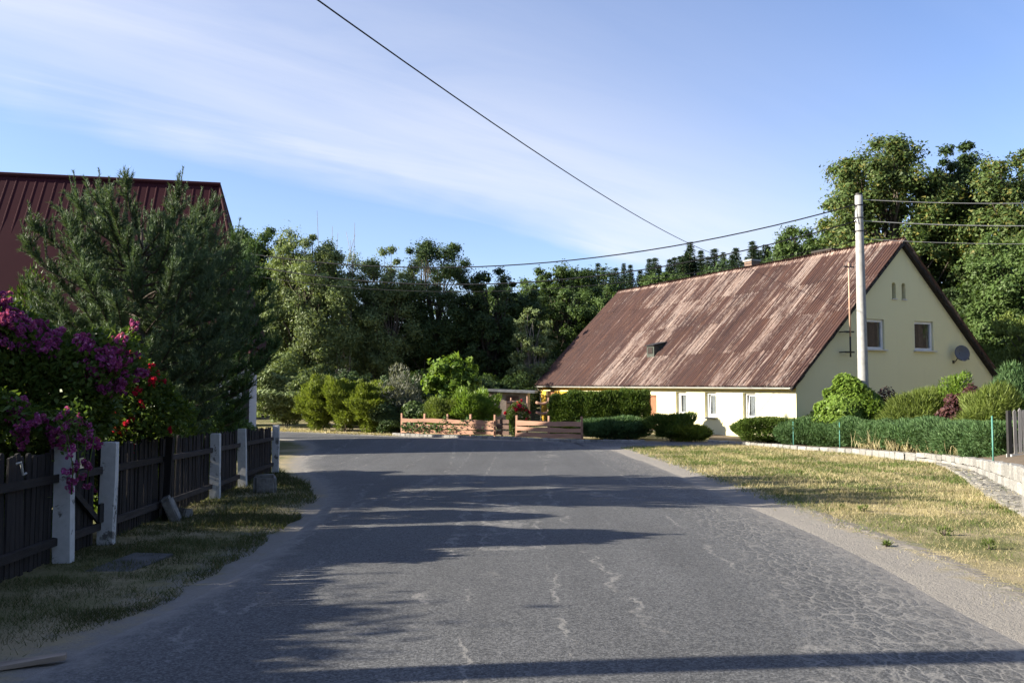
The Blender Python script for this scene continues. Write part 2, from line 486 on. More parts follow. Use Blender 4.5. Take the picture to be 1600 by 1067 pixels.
class MB:
    """collects shapes into one mesh"""
    def __init__(self):
        self.v, self.f = [], []

    def add(self, vs, fs):
        o = len(self.v)
        self.v += [tuple(p) for p in vs]
        self.f += [tuple(i + o for i in f) for f in fs]
        return self

    def box(self, c, s, m=None, jit=0.0, rnd=random):
        x, y, z = [k / 2 for k in s]
        vs = [Vector((sx * x, sy * y, sz * z)) for sz in (-1, 1) for sy in (-1, 1) for sx in (-1, 1)]
        if jit:
            vs = [p + Vector((rnd.uniform(-jit, jit), rnd.uniform(-jit, jit), rnd.uniform(-jit, jit))) for p in vs]
        if m is not None:
            vs = [m @ p for p in vs]
        c = Vector(c)
        return self.add([p + c for p in vs], [(0, 2, 3, 1), (4, 5, 7, 6), (0, 1, 5, 4), (2, 6, 7, 3), (0, 4, 6, 2), (1, 3, 7, 5)])

    def tube(self, pts, rad, n=8, cap=True):
        pts = [Vector(p) for p in pts]
        if not hasattr(rad, '__len__'):
            rad = [rad] * len(pts)
        vs, fs = [], []
        for i, p in enumerate(pts):
            d = (pts[min(i + 1, len(pts) - 1)] - pts[max(i - 1, 0)]).normalized()
            a = d.orthogonal().normalized() if abs(d.z) > 0.95 else d.cross(Vector((0, 0, 1))).normalized()
            b = d.cross(a)
            for j in range(n):
                t = 2 * math.pi * j / n
                vs.append(p + (a * math.cos(t) + b * math.sin(t)) * rad[i])
        for i in range(len(pts) - 1):
            for j in range(n):
                k = (j + 1) % n
                fs.append((i * n + j, i * n + k, (i + 1) * n + k, (i + 1) * n + j))
        if cap:
            fs.append(tuple(range(n - 1, -1, -1)))
            e = (len(pts) - 1) * n
            fs.append(tuple(range(e, e + n)))
        return self.add(vs, fs)

    def prism(self, poly, ax, d0, d1):
        """polygon given in the two other axes, extruded along axis ax"""
        def P(a, b, d):
            return (d, a, b) if ax == 0 else (a, d, b) if ax == 1 else (a, b, d)
        n = len(poly)
        vs = [P(a, b, d0) for a, b in poly] + [P(a, b, d1) for a, b in poly]
        fs = [tuple(range(n)), tuple(range(2 * n - 1, n - 1, -1))] + [(i, (i + 1) % n, n + (i + 1) % n, n + i) for i in range(n)]
        return self.add(vs, fs)

    def mesh(self, name, mat, smooth=False, fix=True):
        me = bpy.data.meshes.new(name)
        me.from_pydata(self.v, [], self.f)
        if fix:
            bm = bmesh.new()
            bm.from_mesh(me)
            bmesh.ops.recalc_face_normals(bm, faces=bm.faces)
            bm.to_mesh(me)
            bm.free()
        if smooth:
            for p in me.polygons:
                p.use_smooth = True
        me.materials.append(MAT[mat])
        me.update()
        return me

    def build(self, name, mat, parent=None, smooth=False, loc=None, rot=None):
        return link(name, self.mesh(name, mat, smooth), parent, loc, rot)


def leaves(P, A, L, W, rng, fold=0.12):
    """a diamond-shaped leaf for every point P along axis A; returns V, F"""
    n = len(P)
    A = A / (np.linalg.norm(A, axis=1, keepdims=True) + 1e-9)
    r = rng.normal(size=(n, 3))
    S = np.cross(A, r)
    S /= np.linalg.norm(S, axis=1, keepdims=True) + 1e-9
    N = np.cross(S, A)
    L = np.broadcast_to(L, (n,))[:, None]
    W = np.broadcast_to(W, (n,))[:, None]
    m = P + A * L * 0.45 + N * L * fold
    V = np.stack([P, m + S * W * 0.5, P + A * L, m - S * W * 0.5], 1).reshape(-1, 3)
    return V, np.arange(4 * n, dtype=np.int32).reshape(n, 4)


def leaf_tris(P, N, L, W, rng, droop=0.0):
    """triangular leaves whose blades face roughly along N, so that clumps have a lit and a shaded side"""
    n = len(P)
    N = N / (np.linalg.norm(N, axis=1, keepdims=True) + 1e-9)
    A = np.cross(N, rng.normal(size=(n, 3)))
    A /= np.linalg.norm(A, axis=1, keepdims=True) + 1e-9
    A[:, 2] -= droop
    A /= np.linalg.norm(A, axis=1, keepdims=True) + 1e-9
    S = np.cross(N, A)
    S /= np.linalg.norm(S, axis=1, keepdims=True) + 1e-9
    L = np.broadcast_to(L, (n,))[:, None]
    W = np.broadcast_to(W, (n,))[:, None]
    V = np.stack([P + S * W * 0.5 - A * L * 0.25, P - S * W * 0.5 - A * L * 0.25, P + A * L * 0.75], 1).reshape(-1, 3)
    return V, np.arange(3 * n, dtype=np.int32).reshape(n, 3)


def blades(P, A, L, W, rng, N=None):
    """a single narrow triangle for every point P along axis A: needles, sprays, grass"""
    n = len(P)
    A = A / (np.linalg.norm(A, axis=1, keepdims=True) + 1e-9)
    S = np.cross(A, rng.normal(size=(n, 3)) + (0 if N is None else 2.2 * N))
    S /= np.linalg.norm(S, axis=1, keepdims=True) + 1e-9
    L = np.broadcast_to(L, (n,))[:, None]
    W = np.broadcast_to(W, (n,))[:, None]
    V = np.stack([P + S * W * 0.5, P - S * W * 0.5, P + A * L], 1).reshape(-1, 3)
    return V, np.arange(3 * n, dtype=np.int32).reshape(n, 3)


def unit(rng, n):
    d = rng.normal(size=(n, 3))
    return d / np.linalg.norm(d, axis=1, keepdims=True)


def crown_points(rng, cents, rads, per, squash=0.8):
    """points filling a cloud of clumps, more of them near each clump's skin"""
    k = len(cents)
    d = unit(rng, k * per)
    rr = np.minimum(np.abs(rng.normal(size=k * per)) * 0.42 + rng.uniform(0.1, 0.75, k * per), 1.75)
    c = np.repeat(cents, per, 0)
    r = np.repeat(rads, per)
    off = d * (rr * r)[:, None]
    off[:, 2] *= squash
    return c + off, d


def limb_path(a, b, rng, sag=0.1, n=5):
    a, b = np.array(a, float), np.array(b, float)
    L = np.linalg.norm(b - a)
    t = np.linspace(0, 1, n)[:, None]
    p = a + (b - a) * t
    p[:, 2] += (np.sin(t[:, 0] * math.pi) * sag * L)
    p[1:-1] += rng.normal(size=(n - 2, 3)) * L * 0.035
    return [tuple(q) for q in p]


def broadleaf_meshes(seed, h, rx, ry, base=0.18, nc=120, per=160, lsize=0.16, mat='leaf_broad', bark='bark',
                     lean=(0, 0), droop=0.0, clump=0.22, shape=0.5, trunk_r=None, hollow=0.35, ncol=1, lw=0.5):
    """crown and trunk of a broad-leaved tree standing at the origin"""
    rng = np.random.default_rng(seed)
    zc0, zc1 = h * base, h * 0.97
    cents, rads = [], []
    lobes = rng.uniform(0.78, 1.12, 12)
    while len(cents) < nc:
        d = unit(rng, 1)[0]
        rr = rng.uniform(hollow, 1.0) ** 0.6
        q = d * rr
        tz = (q[2] + 1) / 2
        prof = min(1.0, (tz / shape) ** 0.5 if tz < shape else math.sqrt(max(0.0, 1 - ((tz - shape) / (1 - shape)) ** 2)) + 0.12)
        az = math.atan2(q[1], q[0])
        lob = lobes[int((az + math.pi) / (2 * math.pi) * 11.99)]
        hr = math.hypot(q[0], q[1]) / max(1e-3, math.sqrt(max(1e-4, 1 - q[2] * q[2])))
        hr = min(1.0, hr)
        x, y = math.cos(az) * hr * rx * prof * lob, math.sin(az) * hr * ry * prof * lob
        z = zc0 + (zc1 - zc0) * tz
        cents.append((x + lean[0] * tz, y + lean[1] * tz, z))
        rads.append(clump * min(rx, ry) * rng.uniform(0.45, 1.5) * (1.0 - 0.35 * tz))
    cents, rads = np.array(cents), np.array(rads)
    P, D = crown_points(rng, cents, rads, int(per * 1.6))
    out = (P - np.array([lean[0] * 0.5, lean[1] * 0.5, h * 0.5])) / np.array([rx, ry, h * 0.5])
    N = D * 0.5 + out * 0.45 + rng.normal(size=D.shape) * 0.62
    N[:, 2] += 0.35
    n = len(P)
    sz = lsize * 0.98 * rng.uniform(0.55, 1.35, n)
    V, Fq = leaf_tris(P, N, sz, sz * min(1.0, lw * 1.35), rng, droop * 0.8)
    keep = V.reshape(-1, 3, 3)[:, :, 2].min(1) > 0.06
    V = V.reshape(-1, 3, 3)[keep].reshape(-1, 3)
    Fq = np.arange(len(V), dtype=np.int32).reshape(-1, 3)
    crown = np_mesh('crown', V, Fq, mat)
    tr = trunk_r or h * 0.02
    mb = MB()
    stems = []
    for s in range(ncol):
        ox, oy = (0, 0) if ncol == 1 else (rng.normal() * rx * 0.1, rng.normal() * ry * 0.1)
        tip = (lean[0] * 0.7 + (rng.normal() * rx * 0.35 if ncol > 1 else 0), lean[1] * 0.7 + (rng.normal() * ry * 0.3 if ncol > 1 else 0), h * 0.8)
        path = limb_path((ox, oy, -0.15), tip, rng, 0.0, 7)
        mb.tube(path, [tr * (1.25 if i == 0 else 1 - 0.82 * i / 6) for i in range(7)], 8)
        stems.append(np.array(path))
    idx = np.unique(np.concatenate([np.argsort(-cents[:, 2])[:26], rng.choice(len(cents), min(len(cents), 40), replace=False)]))
    for i in idx:
        c = cents[i]
        st = stems[i % ncol]
        j = int(np.clip((c[2] / h) * 6 - 1.6, 1, 5))
        mb.tube(limb_path(st[j], c, rng, 0.06, 4), [tr * 0.34, tr * 0.24, tr * 0.15, tr * 0.06], 5, False)
    return crown, mb.mesh('trunk', bark, True, fix=False)


def place_tree(name, meshes, x, y, label, cat='tree', group=None, rz=0.0, s=1.0, sz=None, z=None):
    e = empty(name, (x, y, g(x, y) if z is None else z), rz, label, cat, group)
    e.scale = (s, s, sz or s)
    for me in meshes:
        link(me.name.split('.')[0], me, e)
    return e


def spruce_meshes(seed, h, r, mat='leaf_spruce'):
    rng = np.random.default_rng(seed)
    P, A, L = [], [], []
    mb = MB()
    mb.tube([(0, 0, -0.2), (0, 0, h * 0.5), (0, 0, h * 0.99)], [h * 0.014, h * 0.009, 0.02], 7)
    z = h * 0.10
    while z < h * 0.985:
        t = z / h
        rr = r * (1 - t) ** 1.05 * rng.uniform(0.7, 1.25) + 0.08
        k = max(5, int(11 * (1 - t) + 6))
        a0 = rng.uniform(0, 6.28)
        for j in range(k):
            a = a0 + 6.283 * j / k + rng.normal() * 0.12
            ln = rr * rng.uniform(0.7, 1.1)
            m = max(4, int(ln / 0.17))
            s = np.linspace(0.12, 1, m)
            dz = -0.30 * s * ln + 0.20 * (s ** 2) * ln
            p = np.stack([np.cos(a) * s * ln, np.sin(a) * s * ln, z + dz], 1)
            for rep in range(4):
                P.append(p + rng.normal(size=p.shape) * 0.05)
                ax = np.stack([np.cos(a + rng.normal(size=m) * 0.8), np.sin(a + rng.normal(size=m) * 0.8), rng.normal(size=m) * 0.3 - 0.45], 1)
                A.append(ax)
                L.append(rng.uniform(0.34, 0.66, m) * (0.28 + 0.85 * (1 - t)))
        z += h * 0.0105 * rng.uniform(0.6, 1.4) + 0.02
    P, A, L = np.concatenate(P), np.concatenate(A), np.concatenate(L)
    V, Fq = leaves(P, A, L, L * 0.36, rng)
    return np_mesh('crown', V, Fq, mat), mb.mesh('trunk', 'bark', True, fix=False)


def shrub_mesh(seed, rx, ry, h, n, L, W, mat, mode='leaf', rough=0.18, lean=0.0, z0=0.0, box=0.0, name='foliage', freq=3.0, quads=False):
    """foliage mass sitting on the ground; mode: leaf (random leaves), spray (sprays that point out and up)"""
    rng = np.random.default_rng(seed)
    d = unit(rng, n)
    d[:, 2] = np.abs(d[:, 2]) * np.where(rng.uniform(size=n) < 0.66, 1, -1) * 1.0
    if box > 0:
        pw = 2 / (1 - box)
        q = d / ((np.abs(d) ** pw).sum(1, keepdims=True) ** (1 / pw))
        d2 = q
    else:
        d2 = d
    ph = rng.uniform(0, 6.28, (6, 3))
    wob = np.zeros(n)
    for i in range(6):
        kx = rng.normal(size=3) * freq
        wob += np.sin(d2[:, 0] * rx * kx[0] + d2[:, 1] * ry * kx[1] + d2[:, 2] * h * kx[2] + ph[i, 0])
    wob = 1 + rough * wob / 2.4
    lob = rng.normal(size=(26, 3))
    lob[:, 2] = np.abs(lob[:, 2])
    lob /= np.linalg.norm(lob, axis=1, keepdims=True)
    near_l = np.max(d @ lob.T, axis=1)
    wob *= 1 + rough * 1.1 * (np.clip((near_l - 0.80) / 0.20, 0, 1) - 0.55)
    rr = (1 - rng.uniform(0, 1, n) ** 2 * 0.42) * wob
    half = h / 2
    P = np.stack([d2[:, 0] * rx * rr, d2[:, 1] * ry * rr, half + d2[:, 2] * half * rr], 1)
    P[:, 2] = np.clip(P[:, 2], 0.03, None) + z0
    if mode == 'leaf':
        A = d + rng.normal(size=d.shape) * 0.8
        A[:, 2] -= 0.15
    else:
        A = d * 0.75 + rng.normal(size=d.shape) * 0.38
        A[:, 2] += 0.55 + lean
    sz = L * rng.uniform(0.6, 1.4, n)
    if mode == 'leaf':
        if quads:
            V, Fq = leaves(P, A, sz, W * rng.uniform(0.7, 1.3, n), rng, 0.1)
        else:
            V, Fq = leaf_tris(P, d + rng.normal(size=d.shape) * 0.5 + np.array([0, 0, 0.3]), sz, W * 1.5 * rng.uniform(0.7, 1.3, n), rng, 0.3)
    else:
        V, Fq = blades(P, A, sz, W * 1.25 * rng.uniform(0.7, 1.3, n), rng, d)
    V[:, 2] = np.maximum(V[:, 2], 0.015 + z0 * 0)
    return np_mesh(name, V, Fq, mat)


def stems_mesh(seed, rx, ry, h, n=7, r=0.018, mat='bark'):
    rng = np.random.default_rng(seed)
    mb = MB()
    for i in range(n):
        a = rng.uniform(0, 6.28)
        q = rng.uniform(0.2, 0.75)
        mb.tube(limb_path((rng.normal() * rx * 0.08, rng.normal() * ry * 0.08, -0.06), (math.cos(a) * rx * q, math.sin(a) * ry * q, h * rng.uniform(0.55, 0.85)), rng, 0.05, 4), [r, r * 0.8, r * 0.6, r * 0.3], 5, False)
    return mb.mesh('stem', mat, True, fix=False)


def shrub(name, x, y, rx, ry, h, n, L, W, mat, label, cat='shrub', mode='leaf', seed=1, rz=0.0, group=None, stems=7, z=None, **kw):
    e = empty(name, (x, y, (g(x, y) if z is None else z)), rz, label, cat, group)
    link('foliage', shrub_mesh(seed, rx, ry, h, n, L, W, mat, mode, **kw), e)
    link('stem', stems_mesh(seed + 500, rx, ry, h, stems), e)
    return e


# ------------------------------------------------------------------ ground and road
PAIRS = [((-3.7, -30), (3.3, -30)), ((-3.6, -10), (3.4, -10)), ((-3.35, 0), (3.55, 0)), ((-3.1, 5.1), (3.72, 6.1)), ((-2.87, 7.9), (4.0, 8.8)),
         ((-3.0, 10.6), (4.12, 11.2)), ((-3.4, 14.2), (4.2, 14.8)), ((-3.95, 17), (4.3, 18.2)), ((-5.0, 20.3), (4.4, 22)),
         ((-6.6, 25), (4.35, 27)), ((-7.5, 30), (4.0, 32.6)), ((-8.4, 34.5), (3.0, 36.5)), ((-9.8, 37.6), (-1.0, 38.1)),
         ((-12.5, 39.6), (-5.5, 40.6)), ((-17, 40.8), (-13, 45)), ((-26, 41.6), (-24, 47.4)), ((-60, 44), (-60, 50))]


def spline(pts, n):
    pts = np.array(pts, float)
    pts = np.vstack([2 * pts[0] - pts[1], pts, 2 * pts[-1] - pts[-2]])
    out = []
    for i in range(1, len(pts) - 2):
        p0, p1, p2, p3 = pts[i - 1:i + 3]
        for t in np.linspace(0, 1, n, endpoint=False):
            out.append(0.5 * (2 * p1 + (p2 - p0) * t + (2 * p0 - 5 * p1 + 4 * p2 - p3) * t * t + (3 * p1 - p0 - 3 * p2 + p3) * t ** 3))
    out.append(pts[-2])
    return np.array(out)


LE, RE = spline([p[0] for p in PAIRS], 14), spline([p[1] for p in PAIRS], 14)


def seg_dist(X, Y, poly):
    d = np.full(X.shape, 1e9)
    for a, b in zip(poly[:-1], poly[1:]):
        ab = b - a
        t = np.clip(((X - a[0]) * ab[0] + (Y - a[1]) * ab[1]) / (ab @ ab + 1e-9), 0, 1)
        d = np.minimum(d, np.hypot(X - a[0] - ab[0] * t, Y - a[1] - ab[1] * t))
    return d


def inside(X, Y, poly):
    r = np.zeros(X.shape, bool)
    for (x1, y1), (x2, y2) in zip(poly, np.roll(poly, -1, 0)):
        c = ((y1 > Y) != (y2 > Y)) & (X < (x2 - x1) * (Y - y1) / (y2 - y1 + 1e-12) + x1)
        r ^= c
    return r


ROAD = np.vstack([LE, RE[::-1]])
DRIVE = np.array([(3.0, 33.2), (5.2, 33.6), (7.2, 34.5), (9.4, 35.0), (11.2, 35.2), (11.0, 36.2), (9.5, 36.9), (6.0, 36.9), (2.6, 36.8)], float)


def axis(lo, hi, a, b, step, far):
    mid = np.arange(a, b + 1e-6, step)
    k = 16
    left = a - np.geomspace(1, a - lo + 1, k)[1:][::-1] + 1
    right = b + np.geomspace(1, hi - b + 1, k)[1:] - 1
    return np.concatenate([left, mid, right])


gx, gy = axis(-500, 500, -14, 28, 0.25, 0), axis(-120, 700, -6, 50, 0.25, 0)
X, Y = np.meshgrid(gx, gy)
near = (X > -40) & (X < 40) & (Y > -40) & (Y < 60)
dist = np.full(X.shape, 30.0)
sub = np.minimum(seg_dist(X[near], Y[near], LE), seg_dist(X[near], Y[near], RE))
dd = seg_dist(X[near], Y[near], np.vstack([DRIVE, DRIVE[:1]]))
ins = inside(X[near], Y[near], ROAD)
insd = inside(X[near], Y[near], DRIVE)
dist[near] = np.minimum(np.where(ins, -sub, sub), np.where(insd, -dd, dd * 1.0))
Z = gz(X, Y)
Z -= np.where(dist < -0.35, 0.04, 0.0)
Z += np.where(dist > 0.3, 0.015, 0)
nx, ny = len(gx), len(gy)
I = np.arange(nx * ny).reshape(ny, nx)
Fg = np.stack([I[:-1, :-1], I[:-1, 1:], I[1:, 1:], I[1:, :-1]], -1).reshape(-1, 4)
lefty = seg_dist(X[near], Y[near], LE) < seg_dist(X[near], Y[near], RE)
dist[near] += np.where(lefty & ~insd, 0.42, 0.0)
me = np_mesh('ground', np.stack([X, Y, Z], -1), Fg, 'ground_earth', True)
at_ = me.attributes.new('edge', 'FLOAT', 'POINT')
at_.data.foreach_set('value', dist.ravel().astype(np.float32))
tag(link('ground', me), kind='structure')


def strip_mesh(name, A, B, m, mat, lift):
    t = np.linspace(0, 1, m)[None, :, None]
    wid = np.linalg.norm(B - A, axis=1)
    G = A[:, None, :] * (1 - t) + B[:, None, :] * t
    Zr = gz(G[..., 0], G[..., 1]) + lift + 0.03 * np.sin(t[..., 0] * math.pi)
    Zr[:, 0] -= 0.05
    Zr[:, -1] -= 0.05
    V = np.concatenate([G, Zr[..., None]], -1)
    n = len(A)
    J = np.arange(n * m).reshape(n, m)
    Fr = np.stack([J[:-1, :-1], J[:-1, 1:], J[1:, 1:], J[1:, :-1]], -1).reshape(-1, 4)
    me = np_mesh(name, V, Fr, mat, True)
    for nm, val in (('right', (1 - t[..., 0]) * wid[:, None]), ('left', t[..., 0] * wid[:, None])):
        a = me.attributes.new(nm, 'FLOAT', 'POINT')
        a.data.foreach_set('value', np.broadcast_to(val, (n, m)).ravel().astype(np.float32))
    return me


tag(link('road', strip_mesh('road', LE, RE, 26, 'asphalt', 0.014)), kind='structure')
tag(link('driveway', strip_mesh('driveway', spline(DRIVE[[8, 7, 6, 5]], 8), spline(DRIVE[[0, 1, 3, 4]], 8), 8, 'asphalt', 0.024)), kind='structure')


# ------------------------------------------------------------------ grass
def hash_noise(x, y, s, seed):
    rng = np.random.default_rng(seed)
    v = np.zeros_like(x)
    for i in range(7):
        k = rng.normal(size=2) * s * (1 + i * 0.55)
        v += np.sin(x * k[0] + y * k[1] + rng.uniform(0, 6.28)) / (1 + i * 0.35)
    return v / 2.6


def grass(name, label, seed, poly, n, hgt, wid, mat, keep, parent=None):
    rng = np.random.default_rng(seed)
    poly = np.array(poly, float)
    lo, hi = poly.min(0), poly.max(0)
    x, y = rng.uniform(lo[0], hi[0], n), rng.uniform(lo[1], hi[1], n)
    ok = inside(x, y, poly)
    x, y = x[ok], y[ok]
    dr = np.minimum(seg_dist(x, y, LE), seg_dist(x, y, RE))
    dr = np.where(inside(x, y, ROAD) | inside(x, y, DRIVE), -dr, dr)
    ok = keep(x, y, dr, rng)
    x, y = x[ok], y[ok]
    n = len(x)
    P = np.stack([x, y, gz(x, y) + 0.004], 1)
    A = rng.normal(size=(n, 3)) * 0.55
    A[:, 2] = 0.75
    L = hgt * rng.uniform(0.4, 1.5, n) * np.clip(1.0 + 0.9 * hash_noise(x, y, 4.5, seed + 50), 0.35, 2.2)
    V, Fq = blades(P, A, L * np.clip(y / 14, 0.62, 1.2), wid * np.clip(y / 16, 0.45, 1.5), rng)
    o = link(name, np_mesh(name, V, Fq, mat))
    return tag(o, label, 'grass', None, 'stuff')


LAWN = [(3.4, 6), (4.3, 18), (4.2, 27), (3.9, 33), (5.5, 33.7), (8.5, 35.2), (11, 34.6), (13.5, 31.6), (16, 28.6), (18.5, 24), (20, 18), (20, 3), (9, 3)]
VERGE = [(-7.6, 2.5), (-4.2, 2.5), (-2.7, 8), (-2.9, 11), (-3.3, 14), (-4, 17.5), (-5.4, 20.5), (-6.6, 23.5), (-7.6, 26), (-8.2, 29.5), (-10, 29), (-6.5, 21.6), (-5.0, 8.9), (-4.6, 5)]


def lawn_green(x, y, d, rng):
    nz = hash_noise(x, y, 0.55, 3) + 0.55 * hash_noise(x, y, 2.2, 4)
    band = 0.75 - np.abs((x - 4.3) * 0.25 + (y - 22) * 0.05 - 1.0)
    return (d > 0.35) & (rng.uniform(size=len(x)) < np.clip(0.42 + 0.55 * nz + 0.35 * band, 0.03, 1))


def lawn_dry(x, y, d, rng):
    nz = hash_noise(x, y, 0.55, 3) + 0.55 * hash_noise(x, y, 2.2, 4)
    return (d > 0.25 + 0.3 * hash_noise(x, y, 1.8, 8)) & (rng.uniform(size=len(x)) < np.clip(0.55 - 0.5 * nz, 0.08, 1) * np.clip((d - 0.1) * 0.9, 0.1, 1))


def verge_keep(x, y, d, rng):
    nz = hash_noise(x, y, 1.1, 13) + 0.5 * hash_noise(x, y, 3.2, 14)
    return (d > 0.05 + 0.12 * hash_noise(x, y, 2.6, 15)) & (rng.uniform(size=len(x)) < np.clip(0.55 + 0.5 * nz, 0.06, 1))


grass('lawn_grass', 'green grass patches on the dry lawn beside the road', 21, LAWN, 260000, 0.060, 0.013, 'grass_green', lawn_green)
grass('dry_grass', 'straw coloured dry grass on the lawn beside the road', 22, LAWN, 320000, 0.060, 0.012, 'grass_dry', lawn_dry)
grass('verge_grass', 'short shaded grass verge along the dark picket fence', 23, VERGE, 300000, 0.075, 0.012, 'grass_verge', verge_keep)
grass('near_lawn_grass', 'fine dry grass beside the dusty shoulder of the road', 25, [(4.2, 3), (4.6, 12), (5, 17), (13, 17), (11, 3)], 210000, 0.055, 0.011, 'grass_dry', lawn_dry)
grass('near_lawn_tufts', 'green tufts in the dry lawn beside the dusty shoulder', 27, [(4.2, 3), (4.6, 12), (5, 17), (13, 17), (11, 3)], 90000, 0.05, 0.011, 'grass_green', lawn_green)
grass('near_verge_grass', 'shaded mixed grass between road and picket gate', 26, [(-5.6, 2.5), (-2.7, 2.5), (-2.6, 8), (-2.8, 13), (-5.4, 13), (-5.0, 8.9), (-4.6, 5)], 130000, 0.075, 0.012, 'grass_verge', verge_keep)
grass('far_verge_grass', 'dry grass edge on the far side of the bend', 24, [(-26, 47.6), (-13, 45.2), (-5.6, 41.0), (-5.6, 42.2), (-13, 47), (-26, 49.5)], 22000, 0.10, 0.03, 'grass_dry', lambda x, y, d, r: d > 0.1)

# ------------------------------------------------------------------ the yellow farmhouse with the rusty roof
HA = R(25.2)
HOUSE_O = (12.27, 36.0, g(12.27, 36))
WID, LEN, EAVE, RIDX, RIDZ = 13.1, 24.1, 2.45, 6.6, 9.28
house = empty('farmhouse', HOUSE_O, HA, 'long cream farmhouse under a rusty corrugated roof', 'house')
SL = (RIDZ - EAVE) / (RIDX + 0.38)          # slope of the roof


def roof_z(x):
    return EAVE + (x + 0.38) * SL if x <= RIDX else RIDZ - (x - RIDX) * SL


# front wall with openings, built from piers, lintels and aprons
T = 0.40
openings = [(2.55, 3.40, 0.92, 2.14), (5.35, 6.22, 0.92, 2.14), (7.72, 8.60, 0.95, 2.14), (10.35, 11.25, 0.02, 1.96), (22.1, 23.2, 0.02, 2.10)]
mb = MB()
y0 = T
for a, b, zb, zt in openings:
    mb.box((T / 2, (y0 + a) / 2, 1.0), (T, a - y0, 2.0 + 0.6))
    if zb > 0.1:
        mb.box((T / 2, (a + b) / 2, zb / 2 - 0.15), (T, b - a, zb + 0.3))
    mb.box((T / 2, (a + b) / 2, (zt + 2.3) / 2), (T, b - a, 2.3 - zt))
    y0 = b
mb.box((T / 2, (y0 + LEN) / 2, 1.0), (T, LEN - y0, 2.6))
mb.build('wall', 'cream_plaster', house)
# yellow painted band at the top of the front wall, ochre round the porch end
MB().box((T / 2 - 0.012, 11.6 / 2 + 0.01, 2.375), (T, 11.6 - 0.02, 0.15)).build('frieze', 'yellow_plaster', house)
MB().box((T / 2 - 0.014, 11.6 + (LEN - 11.6) / 2, 2.30), (T, LEN - 11.6, 0.30)).build('frieze', 'ochre_plaster', house)
MB().box((-0.03, 23.62, 1.05), (0.10, 0.75, 2.1)).build('pilaster', 'ochre_plaster', house)
MB().box((-0.03, 20.6, 1.05), (0.10, 2.8, 2.1)).build('pilaster', 'ochre_plaster', house)


def gable_wall(name, ya, yb, holes, mat):
    """gable wall between ya and yb; holes are cut by splitting the outline into columns"""
    xs = sorted({0.0, WID, RIDX} | {h[0] for h in holes} | {h[1] for h in holes})
    mb = MB()
    top = lambda x: roof_z(x) - 0.16
    for a, b in zip(xs[:-1], xs[1:]):
        hs = sorted([h for h in holes if h[0] <= a + 1e-6 and h[1] >= b - 1e-6], key=lambda h: h[2])
        z = -0.3
        for h in hs:
            mb.prism([(a, z), (b, z), (b, h[2]), (a, h[2])], 1, ya, yb)
            z = h[3]
        mb.prism([(a, z), (b, z), (b, top(b)), (a, top(a))], 1, ya, yb)
    return mb.build(name, mat, house)


gwin = [(4.12, 5.42, 4.13, 5.52), (7.40, 8.70, 4.13, 5.52)]
gvent = [(6.00, 6.26, 6.52, 7.30), (6.62 - 0.07, 6.62 + 0.19, 6.52, 7.30)]
gvent = [(5.98, 6.24, 6.52, 7.28), (6.62, 6.88, 6.52, 7.28)]
glow = [(4.95, 5.95, 0.85, 2.1)]
gable_wall('gable_wall', 0.0, T, gwin + gvent + glow, 'cream_plaster')
gable_wall('gable_wall', LEN - T, LEN, [], 'cream_plaster')
MB().box((WID - T / 2, LEN / 2, 1.2), (T, LEN - 2 * T, 3.0)).build('rear_wall', 'cream_plaster', house)
MB().box((WID / 2, LEN / 2, 2.75), (WID - 2 * T - 0.1, LEN - 2 * T - 0.1, 0.12)).build('attic_floor', 'dark_room', house)
MB().box((WID / 2, LEN / 2, 0.0), (WID - 2 * T - 0.1, LEN - 2 * T - 0.1, 0.12)).build('floor', 'dark_room', house)
MB().box((2.6, LEN / 2, 1.35), (0.12, LEN - 2 * T - 0.3, 2.6)).build('inner_wall', 'dark_room', house)
MB().box((RIDX, 2.6, 4.3), (5.6, 0.12, 2.9)).build('inner_wall', 'dark_room', house)
for h in gvent:      # arched heads of the attic vents
    cx = (h[0] + h[1]) / 2
    r = (h[1] - h[0]) / 2
    mb = MB()
    for s in (-1, 1):
        arc = [(cx + s * r * math.cos(t), h[3] - r + r * math.sin(t)) for t in np.linspace(0, math.pi / 2, 7)]
        mb.prism([(cx + s * r, h[3])] + arc, 1, 0.004, T - 0.004)
    mb.build('vent_arch', 'cream_plaster', house)
    fr = MB().box((cx, 0.22, h[2] + 0.40), (0.035, 0.05, 0.74)).box((cx, 0.22, h[2] + 0.40), (0.24, 0.045, 0.035)).build('vent_frame', 'white_frame', house)
    MB().box((cx, 0.30, h[2] + 0.38), (0.25, 0.02, 0.74)).build('pane', 'pane_glass', fr)
    MB().box((cx, -0.02, h[2] - 0.02), (0.32, 0.1, 0.045)).build('vent_sill', 'sill', house)


def frame_box(mb, axis_, c0, c1, z0, z1, d, t, w_):
    """rectangular frame; axis_ 'x' lies in the gable plane, 'y' in the front wall"""
    def P(c, z, sc, sz):
        return ((c, d, z), (sc, t, sz)) if axis_ == 'x' else ((d, c, z), (t, sc, sz))
    for c, z, sc, sz in (((c0 + c1) / 2, z0 + w_ / 2, c1 - c0, w_), ((c0 + c1) / 2, z1 - w_ / 2, c1 - c0, w_),
                         (c0 + w_ / 2, (z0 + z1) / 2, w_, z1 - z0 - 2 * w_), (c1 - w_ / 2, (z0 + z1) / 2, w_, z1 - z0 - 2 * w_)):
        mb.box(*P(c, z, sc, sz))
    return mb


